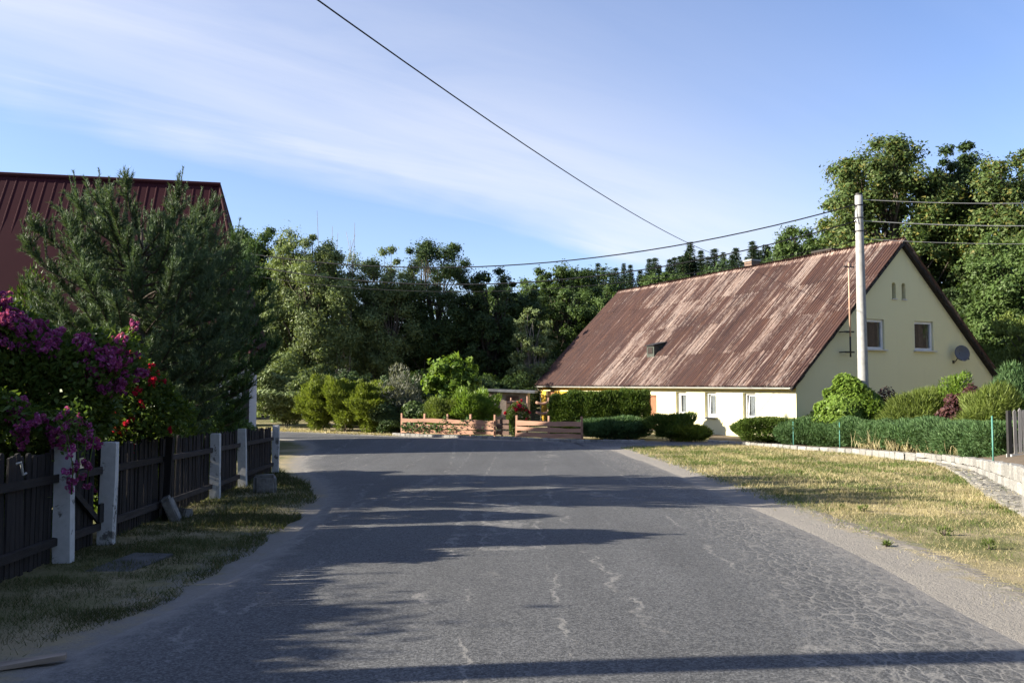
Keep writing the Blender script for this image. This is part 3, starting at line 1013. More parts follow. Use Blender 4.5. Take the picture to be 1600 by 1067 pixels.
for i, (a, b, zb, zt) in enumerate(openings[:3]):
    wn = frame_box(MB(), 'y', a + 0.01, b - 0.01, zb + 0.01, zt - 0.01, 0.20, 0.09, 0.075).build('window', 'white_frame', house)
    # inward-tilted sash on two of them, shut on the third
    rot = Matrix.Rotation(R(9 if i < 2 else 0), 4, 'Y')
    sash = frame_box(MB(), 'y', a + 0.09, b - 0.09, 0, zt - zb - 0.18, 0, 0.06, 0.07).build('sash', 'white_frame', wn, loc=(0.235, 0, zb + 0.09), rot=(0, R(4 if i < 2 else 0), 0))
    MB().box((0.262, (a + b) / 2, zb + 0.61), (0.012, b - a - 0.3, zt - zb - 0.31)).build('pane', 'pane_glass', wn, rot=None)
    cu = MB()
    n = 26
    vs = []
    for zz in (zb + 0.06, zt - 0.05):
        for k in range(n):
            vs.append((0.315 + 0.012 * math.sin(k * 1.3 + i), a + 0.02 + (b - a - 0.04) * k / (n - 1), zz))
    cu.add(vs, [(k, k + 1, n + k + 1, n + k) for k in range(n - 1)])
    cu.build('curtain', 'curtain', wn, True)
    MB().box((-0.03, (a + b) / 2, zb - 0.02), (0.16, b - a + 0.10, 0.045)).build('sill', 'sill', wn)
for (a, b, zb, zt) in gwin + glow:
    wn = frame_box(MB(), 'x', a + 0.01, b - 0.01, zb + 0.01, zt - 0.01, 0.13, 0.09, 0.11).build('window', 'white_frame', house)
    MB().box(((a + b) / 2, 0.15, (zb + zt) / 2), (b - a - 0.22, 0.012, zt - zb - 0.22)).build('pane', 'pane_glass', wn)
    MB().box(((a + b) / 2, -0.05, zb - 0.025), (b - a + 0.14, 0.2, 0.05)).build('sill', 'sill', wn)
    MB().box((b - 0.18, 0.55, (zb + zt) / 2), (0.30, 0.03, zt - zb)).build('curtain', 'plank_dark', wn)
# doors
for (a, b, zb, zt), d in ((openings[3], 0.20), (openings[4], 0.28)):
    dr = MB().box((d, (a + b) / 2, (zb + zt) / 2), (0.06, b - a - 0.16, zt - zb - 0.09)).build('door', 'door_brown', house)
    frame_box(MB(), 'y', a + 0.005, b - 0.005, zb, zt - 0.005, d - 0.02, 0.14, 0.08).build('door_frame', 'door_brown', dr)
    for zz in (0.55, 1.35):
        MB().box((d - 0.045, (a + b) / 2, zz), (0.03, b - a - 0.45, 0.55)).build('door_panel', 'door_brown', dr)
    MB().tube([(d - 0.03, a + 0.16, 1.02), (d - 0.09, a + 0.16, 1.02), (d - 0.09, a + 0.28, 1.02)], 0.012, 6).build('handle', 'zinc', dr)
    MB().box((-0.25, (a + b) / 2, 0.0), (0.5, b - a + 0.3, 0.12)).build('doorstep', 'concrete', house)

# roof of overlapping corrugated sheets
roof = MB()
roof.prism([(-0.30, EAVE - 0.02), (RIDX, RIDZ - 0.11), (WID + 0.25, roof_z(WID + 0.25) - 0.11), (WID + 0.25, roof_z(WID + 0.25) - 0.2), (RIDX, RIDZ - 0.24), (-0.30, EAVE - 0.10)], 1, -0.22, LEN + 0.22)
roof = roof.build('roof', 'verge_tin', house)
ang = math.atan(SL)
SLEN = (RIDX + 0.38) / math.cos(ang)
PITCHW, WAVES = 0.17, 6
SW = PITCHW * WAVES


def sheet_mesh(length, seed):
    rng = random.Random(seed)
    n = WAVES * 8
    vs, fs = [], []
    rows = 5
    for r_ in range(rows):
        u = length * r_ / (rows - 1)
        for k in range(n + 1):
            y = (SW + 0.05) * k / n
            vs.append((u + (rng.uniform(-0.015, 0.015) if r_ in (0,) else 0), y, 0.048 * math.sin(2 * math.pi * y / PITCHW) + rng.uniform(-0.003, 0.003) + 0.012 * (1 - r_ / (rows - 1))))
    for r_ in range(rows - 1):
        for k in range(n):
            a = r_ * (n + 1) + k
            fs.append((a, a + 1, a + n + 2, a + n + 1))
    m = MB().add(vs, fs).mesh('roof_sheet', 'rusty_sheet', True, fix=False)
    return m


ROWS = 4
RL = SLEN / ROWS
sheets = [sheet_mesh(RL + 0.10, s) for s in range(3)]
back = sheet_mesh(SLEN + 0.05, 9)
rs = random.Random(4)
ncol = int(math.ceil((LEN + 0.5) / SW))
for c in range(ncol):
    yy = -0.26 + c * (LEN + 0.46) / ncol
    for r_ in range(ROWS):
        s0 = r_ * RL - (0.08 if r_ else 0.02) + rs.uniform(-0.02, 0.02)
        o = link('roof_sheet', sheets[rs.randrange(3)], roof, (-0.38 + s0 * math.cos(ang), yy + rs.uniform(-0.006, 0.006), EAVE + s0 * math.sin(ang) + 0.012 + rs.uniform(0, 0.012) + (0.03 * math.sin(yy * 0.55 + 1) + 0.018 * math.sin(yy * 1.7)) * (r_ + 1) / ROWS), (0, -ang + R(rs.uniform(-0.12, 0.12)), R(rs.uniform(-0.15, 0.15))))
        tt = c / ncol
        o['wear'] = 0.12 + rs.uniform(-0.1, 0.2) if tt > 0.66 + 0.05 * r_ else 0.62 + rs.uniform(-0.35, 0.3) + (0.18 if 0.4 < tt < 0.66 else 0.0)
    o = link('roof_sheet', back, roof, (2 * RIDX + 0.30, yy + SW, roof_z(2 * RIDX + 0.30) + 0.012), (0, -ang, math.pi))
    o['wear'] = 0.5
n = 42
rc = MB()
for s in range(n):
    a, b = -0.28 + s * (LEN + 0.56) / n, -0.28 + (s + 1) * (LEN + 0.56) / n
    dz = 0.03 * math.sin(a * 0.55 + 1) + 0.018 * math.sin(a * 1.7) + rs.uniform(-0.008, 0.014)
    rc.prism([(RIDX - 0.20, RIDZ - 0.135 + dz), (RIDX, RIDZ + 0.07 + dz), (RIDX + 0.20, RIDZ - 0.135 + dz), (RIDX + 0.18, RIDZ - 0.18 + dz), (RIDX, RIDZ + 0.02 + dz), (RIDX - 0.18, RIDZ - 0.18 + dz)], 1, a, b - 0.004)
rc = rc.build('ridge_cap', 'rusty_sheet', roof)
rc['wear'] = 0.7
# gutter with joints, fascia board and downpipe
gut = MB()
prof = [(-0.42 + 0.075 * math.cos(t), EAVE - 0.05 + 0.075 * math.sin(t)) for t in np.linspace(math.pi, 2 * math.pi, 9)]
prof += [(-0.42 + 0.065 * math.cos(t), EAVE - 0.05 + 0.065 * math.sin(t)) for t in np.linspace(2 * math.pi, math.pi, 9)]
gut.prism(prof, 1, -0.10, LEN + 0.1)
gut = gut.build('gutter', 'zinc', house)
for k in range(25):
    MB().box((-0.36, 0.3 + k * 0.98, EAVE + 0.005), (0.25, 0.025, 0.02)).build('gutter_bracket', 'zinc', gut)
MB().box((-0.26, LEN / 2, EAVE - 0.11), (0.03, LEN + 0.2, 0.10)).build('fascia', 'yellow_plaster', house)
MB().tube([(-0.42, LEN - 0.15, EAVE - 0.1), (-0.2, LEN - 0.15, EAVE - 0.35), (-0.09, LEN - 0.15, EAVE - 0.5), (-0.09, LEN - 0.15, 0.02)], 0.05, 8).build('downpipe', 'zinc', house)
# mossy ragged verge under the sheet edges of the near gable
rv = random.Random(5)
for side_ in (0, 1):
    mb = MB()
    k = 0.0
    while k < SLEN - 0.1:
        ln = rv.uniform(0.12, 0.30)
        x = -0.36 + k * math.cos(ang)
        if side_:
            x = 2 * RIDX - x
            if x > WID + 0.3:
                k += ln
                continue
        z = roof_z(x)
        m = Matrix.Rotation(-ang if not side_ else ang, 3, 'Y')
        mb.box((x, -0.19 + rv.uniform(-0.02, 0.02), z - 0.085), (ln * 0.94, 0.12, 0.11 + rv.uniform(-0.03, 0.04)), m, 0.008, rv)
        k += ln
    mb.build('verge', 'verge_tin', roof)
# little roof hatch and chimney stumps
hx, hy = 1.8, 12.7
hz = roof_z(hx)
hatch = MB().prism([(hx - 0.55, hz - 0.52), (hx - 0.55, hz + 0.16), (hx + 0.62, hz + 0.42), (hx + 0.62, hz + 0.32)], 1, hy - 0.36, hy + 0.36).build('roof_hatch', 'hatch_tin', roof)
MB().box((hx + 0.0, hy, hz + 0.33), (1.35, 0.9, 0.04), Matrix.Rotation(-math.atan(0.22), 3, 'Y')).build('hatch_lid', 'black_iron', hatch)
MB().box((hx - 0.565, hy, hz - 0.10), (0.03, 0.46, 0.36)).build('hatch_pane', 'dark_room', hatch)
for (cy, cx, hh, ww, m) in ((10.6, 7.0, 0.62, 0.62, 'brick_dull'), (5.1, 7.2, 0.42, 1.3, 'brick_dull')):
    ch = MB().box((cx, cy, RIDZ - 0.7 + hh / 2), (0.6, ww, hh + 1.1)).build('chimney', m, roof)
    MB().box((cx, cy, RIDZ - 0.13 + hh), (0.72, ww + 0.12, 0.09)).build('chimney_cap', 'concrete' if ww < 1 else 'verge_tin', ch)

# satellite dish on the gable
hm = Matrix.Rotation(HA, 4, 'Z')


def hp(x, y, z):
    return Vector(HOUSE_O) + hm @ Vector((x, y, z))


dish = empty('satellite_dish', hp(10.05, 0, 3.62), HA, 'round dark grey satellite dish on the shaded cream gable', 'satellite dish')
vs, fs = [], []
for layer in (0, 0.02):
    for i in range(6):
        r = 0.36 * i / 5
        for j in range(24):
            t = 2 * math.pi * j / 24
            vs.append((r * math.cos(t), 0.09 - 0.09 * (i / 5) ** 2 + layer, r * 1.08 * math.sin(t)))
for L_ in (0, 1):
    for i in range(5):
        for j in range(24):
            a = L_ * 144 + i * 24
            fs.append((a + j, a + (j + 1) % 24, a + 24 + (j + 1) % 24, a + 24 + j))
for j in range(24):
    fs.append((120 + j, 120 + (j + 1) % 24, 264 + (j + 1) % 24, 264 + j))
MB().add(vs, fs).build('reflector', 'dish_grey', dish, True, loc=(0.10, -0.42, 0.42), rot=(R(-12), 0, R(-26)))
MB().tube([(0, 0, 0), (0, -0.12, 0.02), (0.0, -0.26, 0.22), (0.06, -0.30, 0.42)], 0.022, 7).build('wall_bracket', 'black_iron', dish)
MB().box((0, -0.012, 0), (0.13, 0.022, 0.16)).build('wall_plate', 'black_iron', dish)
arm = MB().tube([(0.06, -0.34, 0.12), (0.02, -0.60, 0.02), (-0.04, -0.86, 0.12)], 0.012, 6).build('feed_arm', 'zinc', dish)
MB().tube([(-0.04, -0.86, 0.10), (-0.03, -0.80, 0.20)], 0.035, 8).build('receiver', 'dish_grey', arm)

# service mast standing off the gable
mast = empty('service_mast', hp(2.85, 0, 3.75), HA, 'thin rusty service mast bracketed to the gable, rising past the roof edge', 'mast')
MB().tube([(0, -0.38, 0.9), (0, -0.38, 4.2)], 0.036, 8).build('pipe', 'rust_pipe', mast, True)
MB().tube([(0, -0.38, 0.0), (0, -0.38, 0.9)], 0.037, 8).build('lower_pipe', 'black_iron', mast, True)
for zz in (0.22, 1.12):
    MB().box((-0.02, -0.36, zz), (0.52, 0.07, 0.07)).box((-0.25, -0.17, zz), (0.05, 0.36, 0.05)).box((0.2, -0.17, zz), (0.05, 0.36, 0.05)).build('bracket', 'black_iron', mast)
MB().box((0, -0.38, 4.02), (0.62, 0.05, 0.05)).build('crossbar', 'black_iron', mast)
for xx in (-0.27, 0.10, 0.27):
    MB().tube([(xx, -0.38, 4.04), (xx, -0.38, 4.2)], [0.03, 0.02], 7).build('insulator', 'porcelain', mast)


# ------------------------------------------------------------------ red-roofed barn
BD = Vector((0.977, 0.21, 0)).normalized()
BA = math.atan2(BD.y, BD.x)
BX, BY = -9.6, 30.0
barn = empty('barn', (BX, BY, g(BX, BY)), BA, 'tall whitewashed barn with a steep dark red sheet metal roof', 'barn')
BE, BR, BH, BL, HIP = 4.15, 10.62, 4.2, 17.0, 1.55
b = MB()
b.box((-BL / 2, BH, BE / 2 - 0.15), (BL - 0.6, 2 * BH - 0.6, BE + 0.3))
b.build('wall', 'white_plaster', barn)
core = MB()
e0 = -0.06
core.add([(0.25, -0.3, BE - 0.3), (-BL - 0.25, -0.3, BE - 0.3), (-BL - 0.25, 2 * BH + 0.3, BE - 0.3), (0.25, 2 * BH + 0.3, BE - 0.3), (-HIP + 0.02, BH, BR - 0.02), (-BL + HIP, BH, BR - 0.02)],
         [(0, 1, 5, 4), (1, 2, 5), (2, 3, 4, 5), (3, 0, 4), (3, 2, 1, 0)])
broof = core.build('roof', 'red_sheet', barn)
bang = math.atan2(BR - BE, BH + 0.0)
ex = 0.2
for side_ in (0, 1):
    ncol = 17
    wcol = (BL + 2 * ex) / ncol
    for c in range(ncol):
        xa, xb = ex - c * wcol, ex - (c + 1) * wcol + 0.004

        def topt(x):
            # fraction of the slope at which the hip cuts this column
            d = min(ex - x, x + BL + ex)
            return min(1.0, d / (HIP + ex))
        for r0, r1 in ((0.0, 0.57), (0.555, 1.0)):
            ta, tb = min(topt(xa), r1), min(topt(xb), r1)
            if max(ta, tb) <= r0 + 0.01:
                continue
            lift = 0.03 if r0 else 0.018

            def PT(x, t, up):
                yv = -0.38 + t * (BH + 0.38)
                zv = BE - 0.38 * (BR - BE) / BH + t * (BR - BE) * (BH + 0.38) / BH + up
                return (x, yv if side_ == 0 else 2 * BH - yv, zv)
            mb = MB()
            ba, bb = min(r0, ta), min(r0, tb)
            mb.add([PT(xa, ba, lift), PT(xb, bb, lift), PT(xb, tb, lift), PT(xa, ta, lift), PT(xa, ba, lift - 0.03), PT(xb, bb, lift - 0.03), PT(xb, tb, lift - 0.03), PT(xa, ta, lift - 0.03)],
                   [(0, 1, 2, 3), (7, 6, 5, 4), (0, 4, 5, 1), (2, 6, 7, 3), (1, 5, 6, 2), (0, 3, 7, 4)])
            for q in (0.04, 0.36, 0.68):
                x = xa + (xb - xa) * q
                tq = min(topt(x), r1)
                if tq > r0 + 0.02:
                    mb.add([PT(x + 0.03, r0, lift), PT(x - 0.03, r0, lift), PT(x - 0.018, r0, lift + 0.02), PT(x + 0.018, r0, lift + 0.02), PT(x + 0.03, tq, lift), PT(x - 0.03, tq, lift), PT(x - 0.018, tq, lift + 0.02), PT(x + 0.018, tq, lift + 0.02)],
                           [(0, 1, 2, 3), (7, 6, 5, 4), (0, 4, 5, 1), (2, 6, 7, 3), (1, 5, 6, 2), (0, 3, 7, 4)])
            mb.build('roof_panel', 'red_sheet', broof)
MB().tube([(-HIP + 0.03, BH, BR + 0.03), (-BL + HIP, BH, BR + 0.03)], 0.11, 8).build('ridge_cap', 'red_sheet', broof)
for sy in (-0.38, 2 * BH + 0.38):
    MB().tube([(ex, sy, BE - 0.38 * (BR - BE) / BH + 0.02), (-HIP, BH, BR + 0.01)], 0.06, 8).build('hip_cap', 'red_sheet', broof)
MB().add([(ex, -0.38, BE - 0.56), (ex, 2 * BH + 0.38, BE - 0.56), (-HIP, BH, BR + 0.02), (ex - 0.1, -0.38, BE - 0.60), (ex - 0.1, 2 * BH + 0.38, BE - 0.60), (-HIP - 0.1, BH, BR - 0.04)], [(0, 1, 2), (3, 5, 4), (0, 3, 4, 1), (1, 4, 5, 2), (2, 5, 3, 0)]).build('hip_panel', 'red_sheet', broof)
MB().box((-3.2, 0.29, 1.6), (0.9, 0.06, 1.1)).build('window', 'dark_room', barn)
MB().box((-0.29, 3.0, 1.25), (0.06, 2.6, 2.5)).build('barn_door', 'fence_wood', barn)

# ------------------------------------------------------------------ dark picket fence on the left


def FX(y):
    return -4.79 - 0.109 * (y - 8.9)


FA = math.atan2(1, -0.109) - math.pi / 2
fence = empty('picket_fence', (FX(8.9), 8.9, g(FX(8.9), 8.9)), 0, 'weathered dark brown picket fence on whitewashed concrete posts', 'fence')
FO = Vector(fence.location)
rf = random.Random(11)
HF = 1.20


def picket(h_, w_=0.075, t_=0.022, pt=0.03):
    return MB().prism([(-w_ / 2, 0), (w_ / 2, 0), (w_ / 2, h_ - pt), (w_ / 4, h_), (-w_ / 4, h_), (-w_ / 2, h_ - pt)], 0, -t_ / 2, t_ / 2).mesh('picket', 'fence_wood')


pk = [picket(1.13 + 0.02 * i, 0.072 + 0.004 * (i % 3), 0.022, 0.01 + 0.012 * (i % 2)) for i in range(4)]


def fence_run(root, ya, yb, off=-0.06):
    y = ya
    while y < yb - 0.04:
        x = FX(y) + off
        link('picket', rf.choice(pk), root, Vector((x, y, g(x, y) + 0.03 + rf.uniform(-0.015, 0.02))) - Vector(root.location), (R(rf.uniform(-1.2, 1.2)), R(rf.uniform(-1, 1)), FA + R(rf.uniform(-5, 5))))
        y += 0.094 + rf.uniform(-0.006, 0.010)
    for zz in (0.24, 0.90):
        p0, p1 = Vector((FX(ya) + off + 0.05, ya, g(FX(ya), ya) + zz)), Vector((FX(yb) + off + 0.05, yb, g(FX(yb), yb) + zz))
        d = (p1 - p0)
        m = d.to_track_quat('Y', 'Z').to_matrix()
        MB().box((p0 + p1) / 2 - Vector(root.location), (0.045, d.length, 0.085), m, 0.008, rf).build('rail', 'rail_wood', root)


posts = [(3.4, 1), (6.2, 1), (8.9, 1), (10.1, 1), (12.42, 0), (15.4, 1), (17.75, 1), (21.7, 1)]
for y, conc in posts:
    x = FX(y) + 0.05
    z = g(x, y)
    if conc:
        h_ = HF + rf.uniform(0.0, 0.05)
        mb = MB()
        vs = []
        for zz, s in ((-0.2, 1.02), (0.3, 1.0), (0.75, 0.98), (h_ - 0.02, 0.96), (h_, 0.88)):
            for sx_, sy_ in ((-1, -1), (1, -1), (1, 1), (-1, 1)):
                vs.append((sx_ * 0.085 * s + rf.uniform(-0.005, 0.005), sy_ * 0.065 * s + rf.uniform(-0.005, 0.005), zz))
        fs = [(4 * r + k, 4 * r + (k + 1) % 4, 4 * r + 4 + (k + 1) % 4, 4 * r + 4 + k) for r in range(4) for k in range(4)] + [(16, 17, 18, 19)]
        mb.add(vs, fs).build('post', 'whitewash', fence, loc=Vector((x, y, z)) - FO, rot=(R(rf.uniform(-1, 1)), R(rf.uniform(-1.5, 1.5)), FA))
    else:
        MB().box((0, 0, 0.6), (0.09, 0.09, 1.26), None, 0.006, rf).build('post', 'fence_wood', fence, loc=Vector((x, y, z)) - FO, rot=(0, R(2), FA))
for a, b_ in ((3.4, 6.2), (6.2, 8.9), (10.1, 12.42), (12.42, 15.4), (15.4, 17.75), (17.75, 21.75)):
    fence_run(fence, a + 0.05, b_ - 0.03)
gate = empty('picket_gate', (FX(9.5), 9.5, g(FX(9.5), 9.5)), 0, 'narrow dark picket gate with a diagonal brace between two white posts', 'gate')
fence_run(gate, 9.02, 10.02)
GO = Vector(gate.location)
p0, p1 = Vector((FX(9.08) - 0.01, 9.06, g(-4.8, 9.06) + 0.84)), Vector((FX(9.98) - 0.01, 10.0, g(-4.9, 10) + 0.30))
d = p1 - p0
MB().box((p0 + p1) / 2 - GO, (0.03, d.length, 0.07), d.to_track_quat('Y', 'Z').to_matrix()).build('brace', 'rail_wood', gate)
MB().box(Vector((FX(9.98) + 0.02, 9.98, g(-4.9, 10) + 0.40)) - GO, (0.03, 0.1, 0.22)).build('latch', 'black_iron', gate)
pl = MB().box((0, 0, 0), (0.012, 0.14, 0.115), Matrix.Rotation(FA, 3, 'Z')).build('number_plate', 'plate_cream', None, loc=(FX(9.33) + 0.045, 9.33, g(FX(9.3), 9.3) + 1.03))
tag(pl, 'small cream plate fixed to the dark picket gate', 'plate')
mb = MB().tube([(0.0, -0.05, 0.05), (0.03, -0.02, 0.06), (0.03, 0.0, 0.0), (0.03, 0.02, -0.06), (0.03, 0.07, -0.05)], 0.012, 6)
hk = mb.build('bent_hook', 'zinc', None, loc=(FX(7.95) + 0.005, 7.95, g(FX(7.9), 7.9) + 1.06))
tag(hk, 'small white bent hook on top of the picket fence', 'hook')


def stone(name, p, s, seed, mat, label, rot=(0, 0, 0), cat='stone', parent=None, sub_=2):
    rng = random.Random(seed)
    bm = bmesh.new()
    bmesh.ops.create_cube(bm, size=1)
    bmesh.ops.bevel(bm, geom=bm.edges[:], offset=0.12, segments=2, affect='EDGES')
    for v in bm.verts:
        v.co = Vector((v.co.x * s[0], v.co.y * s[1], v.co.z * s[2])) + Vector([rng.uniform(-0.03, 0.03) * min(s) * 2 for _ in range(3)])
    me = bpy.data.meshes.new(name)
    bm.to_mesh(me)
    bm.free()
    me.materials.append(MAT[mat])
    o = link(name, me, parent, p, rot)
    return tag(o, label, cat) if label else o


q = on(414, 770)
stone('stone_block', (q.x, q.y, q.z + 0.16), (0.42, 0.34, 0.40), 3, 'rough_stone', 'squat pale stone block at the end of the picket fence', (0, 0, R(12)))
q = on(268, 815)
stone('stone_slab', (q.x, q.y, q.z + 0.17), (0.13, 0.22, 0.42), 5, 'rough_stone', 'leaning stone slab propped against the picket fence', (R(6), R(-24), R(8)))
q = on(288, 811)
stone('field_stone', (q.x, q.y, q.z + 0.07), (0.16, 0.2, 0.18), 6, 'rough_stone', 'round field stone lying beside the leaning slab', (0, 0.2, 1))
q = on(45, 1041)
o = MB().box((0, 0, 0), (0.42, 0.085, 0.028), None, 0.004).build('board', 'old_board', None, loc=(q.x, q.y, q.z + 0.03), rot=(0, R(-3), R(24)))
tag(o, 'short weathered board lying on the grass at the road edge', 'board')
q = on(205, 885)
o = MB().prism([(-0.5, -0.22), (0.45, -0.25), (0.5, 0.2), (-0.45, 0.26)], 2, 0.0, 0.03).build('threshold_slab', 'dark_slab', None, loc=(q.x - 0.05, q.y + 0.1, q.z - 0.004), rot=(0, 0, R(88)))
tag(o, 'worn concrete slab set in the grass before the gate', 'slab')


# ------------------------------------------------------------------ utility poles and wires
def pole(name, x, y, h_, r0, r1, label, tilt=0.0, rings=True):
    e = empty(name, (x, y, g(x, y)), 0, label, 'utility pole')
    n = 14
    MB().tube([(tilt * t * h_, 0, -0.3 + (h_ + 0.3) * t) for t in np.linspace(0, 1, n)], [r0 + (r1 - r0) * t for t in np.linspace(0, 1, n)], 16).build('shaft', 'concrete', e, True)
    MB().tube([(tilt * h_, 0, h_ - 0.02), (tilt * h_, 0, h_ + 0.06)], [r1 * 1.04, r1 * 0.9], 16).build('cap', 'black_iron', e)
    for k, zz in enumerate((h_ - 0.42, h_ - 0.92, h_ - 1.45)):
        rr = r0 + (r1 - r0) * zz / h_ + 0.008
        MB().tube([(tilt * zz, 0, zz - 0.025), (tilt * zz, 0, zz + 0.025)], rr, 16).build('band', 'black_iron', e)
        for s in (-1, 1):
            MB().tube([(tilt * zz + s * rr, -0.02, zz), (tilt * zz + s * (rr + 0.12), -0.02, zz + 0.01)], 0.022, 6).build('clamp', 'black_iron', e)
    if rings:
        pts = [(-r1 - 0.02, -r1 * 0.6, h_ - 0.42), (-r1 - 0.10, -r1 * 0.7, h_ - 0.7), (-r1 - 0.13, -r1, h_ - 1.0), (-r1 - 0.03, -r1, h_ - 1.15)]
        MB().tube(pts, 0.014, 6).build('jumper_lead', 'cable_black', e)
    return e


pb = at(1350, 640, 32.6)
pt_ = at(1340, 305, 32.6)
PH = pt_.z - g(pb.x, 32.6)
pole('concrete_pole', pb.x, 32.6, PH, 0.215, 0.145, 'tall round concrete utility pole beside the farmhouse gable', (pt_.x - pb.x) / PH * 0.4)
pole('hidden_pole', -13.6, 38.9, 9.3, 0.20, 0.14, 'concrete utility pole behind the red-roofed barn', 0, False)
pole('roadside_pole', -6.7, 4.35, 8.4, 0.17, 0.12, 'slim utility pole on the left verge that shades the road', 0, False)


def wire(name, a, b_, sag, r, mat, label, group=None):
    a, b_ = Vector(a), Vector(b_)
    pts = [a.lerp(b_, t) - Vector((0, 0, 4 * sag * t * (1 - t))) for t in np.linspace(0, 1, 28)]
    mid = pts[14]
    o = MB().tube([p - pts[0] for p in pts], r, 5).build(name, mat, None, True, loc=pts[0])
    return tag(o, label, 'cable', group)


tops = [at(1336, 320, 32.6), at(1336, 346, 32.6), at(1337, 376, 32.6)]
HPz = g(-13.6, 38.9) + 9.3
wire('overhead_cable', tops[0], (-13.4, 38.9, HPz - 0.45), 1.55, 0.026, 'cable_black', 'uppermost black cable sagging from the concrete pole over the trees')
wire('overhead_cable', tops[1], (-13.4, 38.9, HPz - 0.95), 1.75, 0.026, 'cable_black', 'middle black cable sagging from the concrete pole over the trees')
wire('overhead_cable', tops[2], (-13.4, 38.9, HPz - 1.45), 1.45, 0.013, 'cable_black', 'thin lowest cable strung from the concrete pole over the rusty roof')
for k, (ya, yb, rr) in enumerate(((312, 303, 0.016), (345, 341, 0.02), (373, 369, 0.011))):
    lab = ('top pale wire running from the pole head to the right past the trees', 'thicker pale wire below the pole head running right past the trees', 'faint lowest wire running right from the pole just above the ridge')[k]
    e_ = at(1900, yb, 30.0)
    wire('overhead_wire', at(1345, ya, 32.6), e_, 0.25, rr, 'cable_grey', lab)
rp = Vector((-6.55, 4.35, g(-6.7, 4.35) + 7.9))
far = at(1150, 408, 52)
near_ = at(488, 0, 11.5)
wire('overhead_line', rp, far, 0.9, 0.014, 'cable_black', 'single dark line crossing the open sky down to behind the rusty roof')


# ------------------------------------------------------------------ low stone wall, cobbles and garden bed on the right
WPX = [(1108, 692.5), (1170, 696), (1240, 702), (1330, 709), (1405, 718), (1465, 724), (1525, 738), (1570, 759), (1610, 780), (1680, 815)]
WP = spline([on(*p)[:2] for p in WPX] + [(13.5, 12.2), (17.5, 11.6), (23, 11.4)], 10)
wl = np.concatenate([[0], np.cumsum(np.linalg.norm(np.diff(WP, axis=0), axis=1))])


def wall_at(s):
    x, y = np.interp(s, wl, WP[:, 0]), np.interp(s, wl, WP[:, 1])
    x2, y2 = np.interp(min(s + 0.05, wl[-1]), wl, WP[:, 0]), np.interp(min(s + 0.05, wl[-1]), wl, WP[:, 1])
    return x, y, math.atan2(y2 - y, x2 - x)


def zbed(y):
    return float(np.interp(y, [15.8, 21.5, 25.3, 27.5, 32, 36], [0.02, -0.37, -0.57, -0.65, -0.82, -0.86]))


def wall_h(s):
    x, y, a = wall_at(s)
    return max(0.10, zbed(y) + 0.05 - g(x, y))


swall = empty('stone_wall', (WP[0][0], WP[0][1], g(*WP[0])), 0, 'low wall of pale split granite blocks edging the hedge', 'wall')
SO = Vector(swall.location)
rw = random.Random(21)


def block_meshes(prefix, mat, n=5):
    out = []
    for i in range(n):
        bm = bmesh.new()
        bmesh.ops.create_cube(bm, size=1)
        bmesh.ops.bevel(bm, geom=bm.edges[:], offset=0.09, segments=1, affect='EDGES')
        for v in bm.verts:
            v.co += Vector([rw.uniform(-0.045, 0.045) for _ in range(3)])
        me = bpy.data.meshes.new(prefix)
        bm.to_mesh(me)
        bm.free()
        me.materials.append(MAT[mat])
        out.append(me)
    return out


blocks, cobs = block_meshes('stone', 'granite'), block_meshes('cobble', 'cobble')
s = 0.0
while s < wl[-1] - 0.3:
    x, y, a = wall_at(s + 0.2)
    hh = wall_h(s)
    courses = 1 if hh < 0.27 else 2
    ln = rw.uniform(0.26, 0.46)
    x, y, a = wall_at(s + ln / 2)
    z = g(x, y) - 0.04
    for c in range(courses):
        ch = (hh + 0.04) / courses
        l2 = ln * rw.uniform(0.93, 0.97)
        link('stone', rw.choice(blocks), swall, Vector((x, y, z + ch * (c + 0.5))) + Vector((0, 0, rw.uniform(-0.012, 0.012))) - SO, (R(rw.uniform(-3, 3)), R(rw.uniform(-2, 2)), a + R(rw.uniform(-3, 3)) + (math.pi if rw.random() < 0.5 else 0)), (l2, 0.26, ch * 0.96))
    s += ln
gut_ = empty('cobble_gutter', (on(1540, 765).x, on(1540, 765).y, on(1540, 765).z), 0, 'sunken cobbled strip with weeds at the foot of the stone wall', 'gutter')
CO = Vector(gut_.location)
A_ = spline([on(*p)[:2] for p in ((1462, 727), (1476, 731), (1510, 751), (1555, 782), (1600, 806), (1660, 840))], 12)
B_ = spline([on(*p)[:2] for p in ((1480, 727), (1510, 735), (1545, 749), (1582, 767), (1622, 789), (1690, 824))], 12)
for i in range(0, len(A_) - 1):
    w_ = np.linalg.norm(B_[i] - A_[i])
    nn = max(2, int(w_ / 0.17))
    segl = np.linalg.norm(A_[i + 1] - A_[i])
    mm = max(1, int(segl / 0.17))
    for m_ in range(mm):
        for k in range(nn):
            if rw.random() < 0.06:
                continue
            f1, f2 = (m_ + 0.5) / mm, (k + 0.5) / nn
            pa, pb2 = A_[i] * (1 - f1) + A_[i + 1] * f1, B_[i] * (1 - f1) + B_[i + 1] * f1
            p = pa * (1 - f2) + pb2 * f2
            link('cobble', rw.choice(cobs), gut_, Vector((p[0], p[1], g(*p) + rw.uniform(-0.015, 0.02))) - CO, (R(rw.uniform(-6, 6)), R(rw.uniform(-6, 6)), rw.uniform(0, 6.28)), (0.155, 0.15, 0.12))
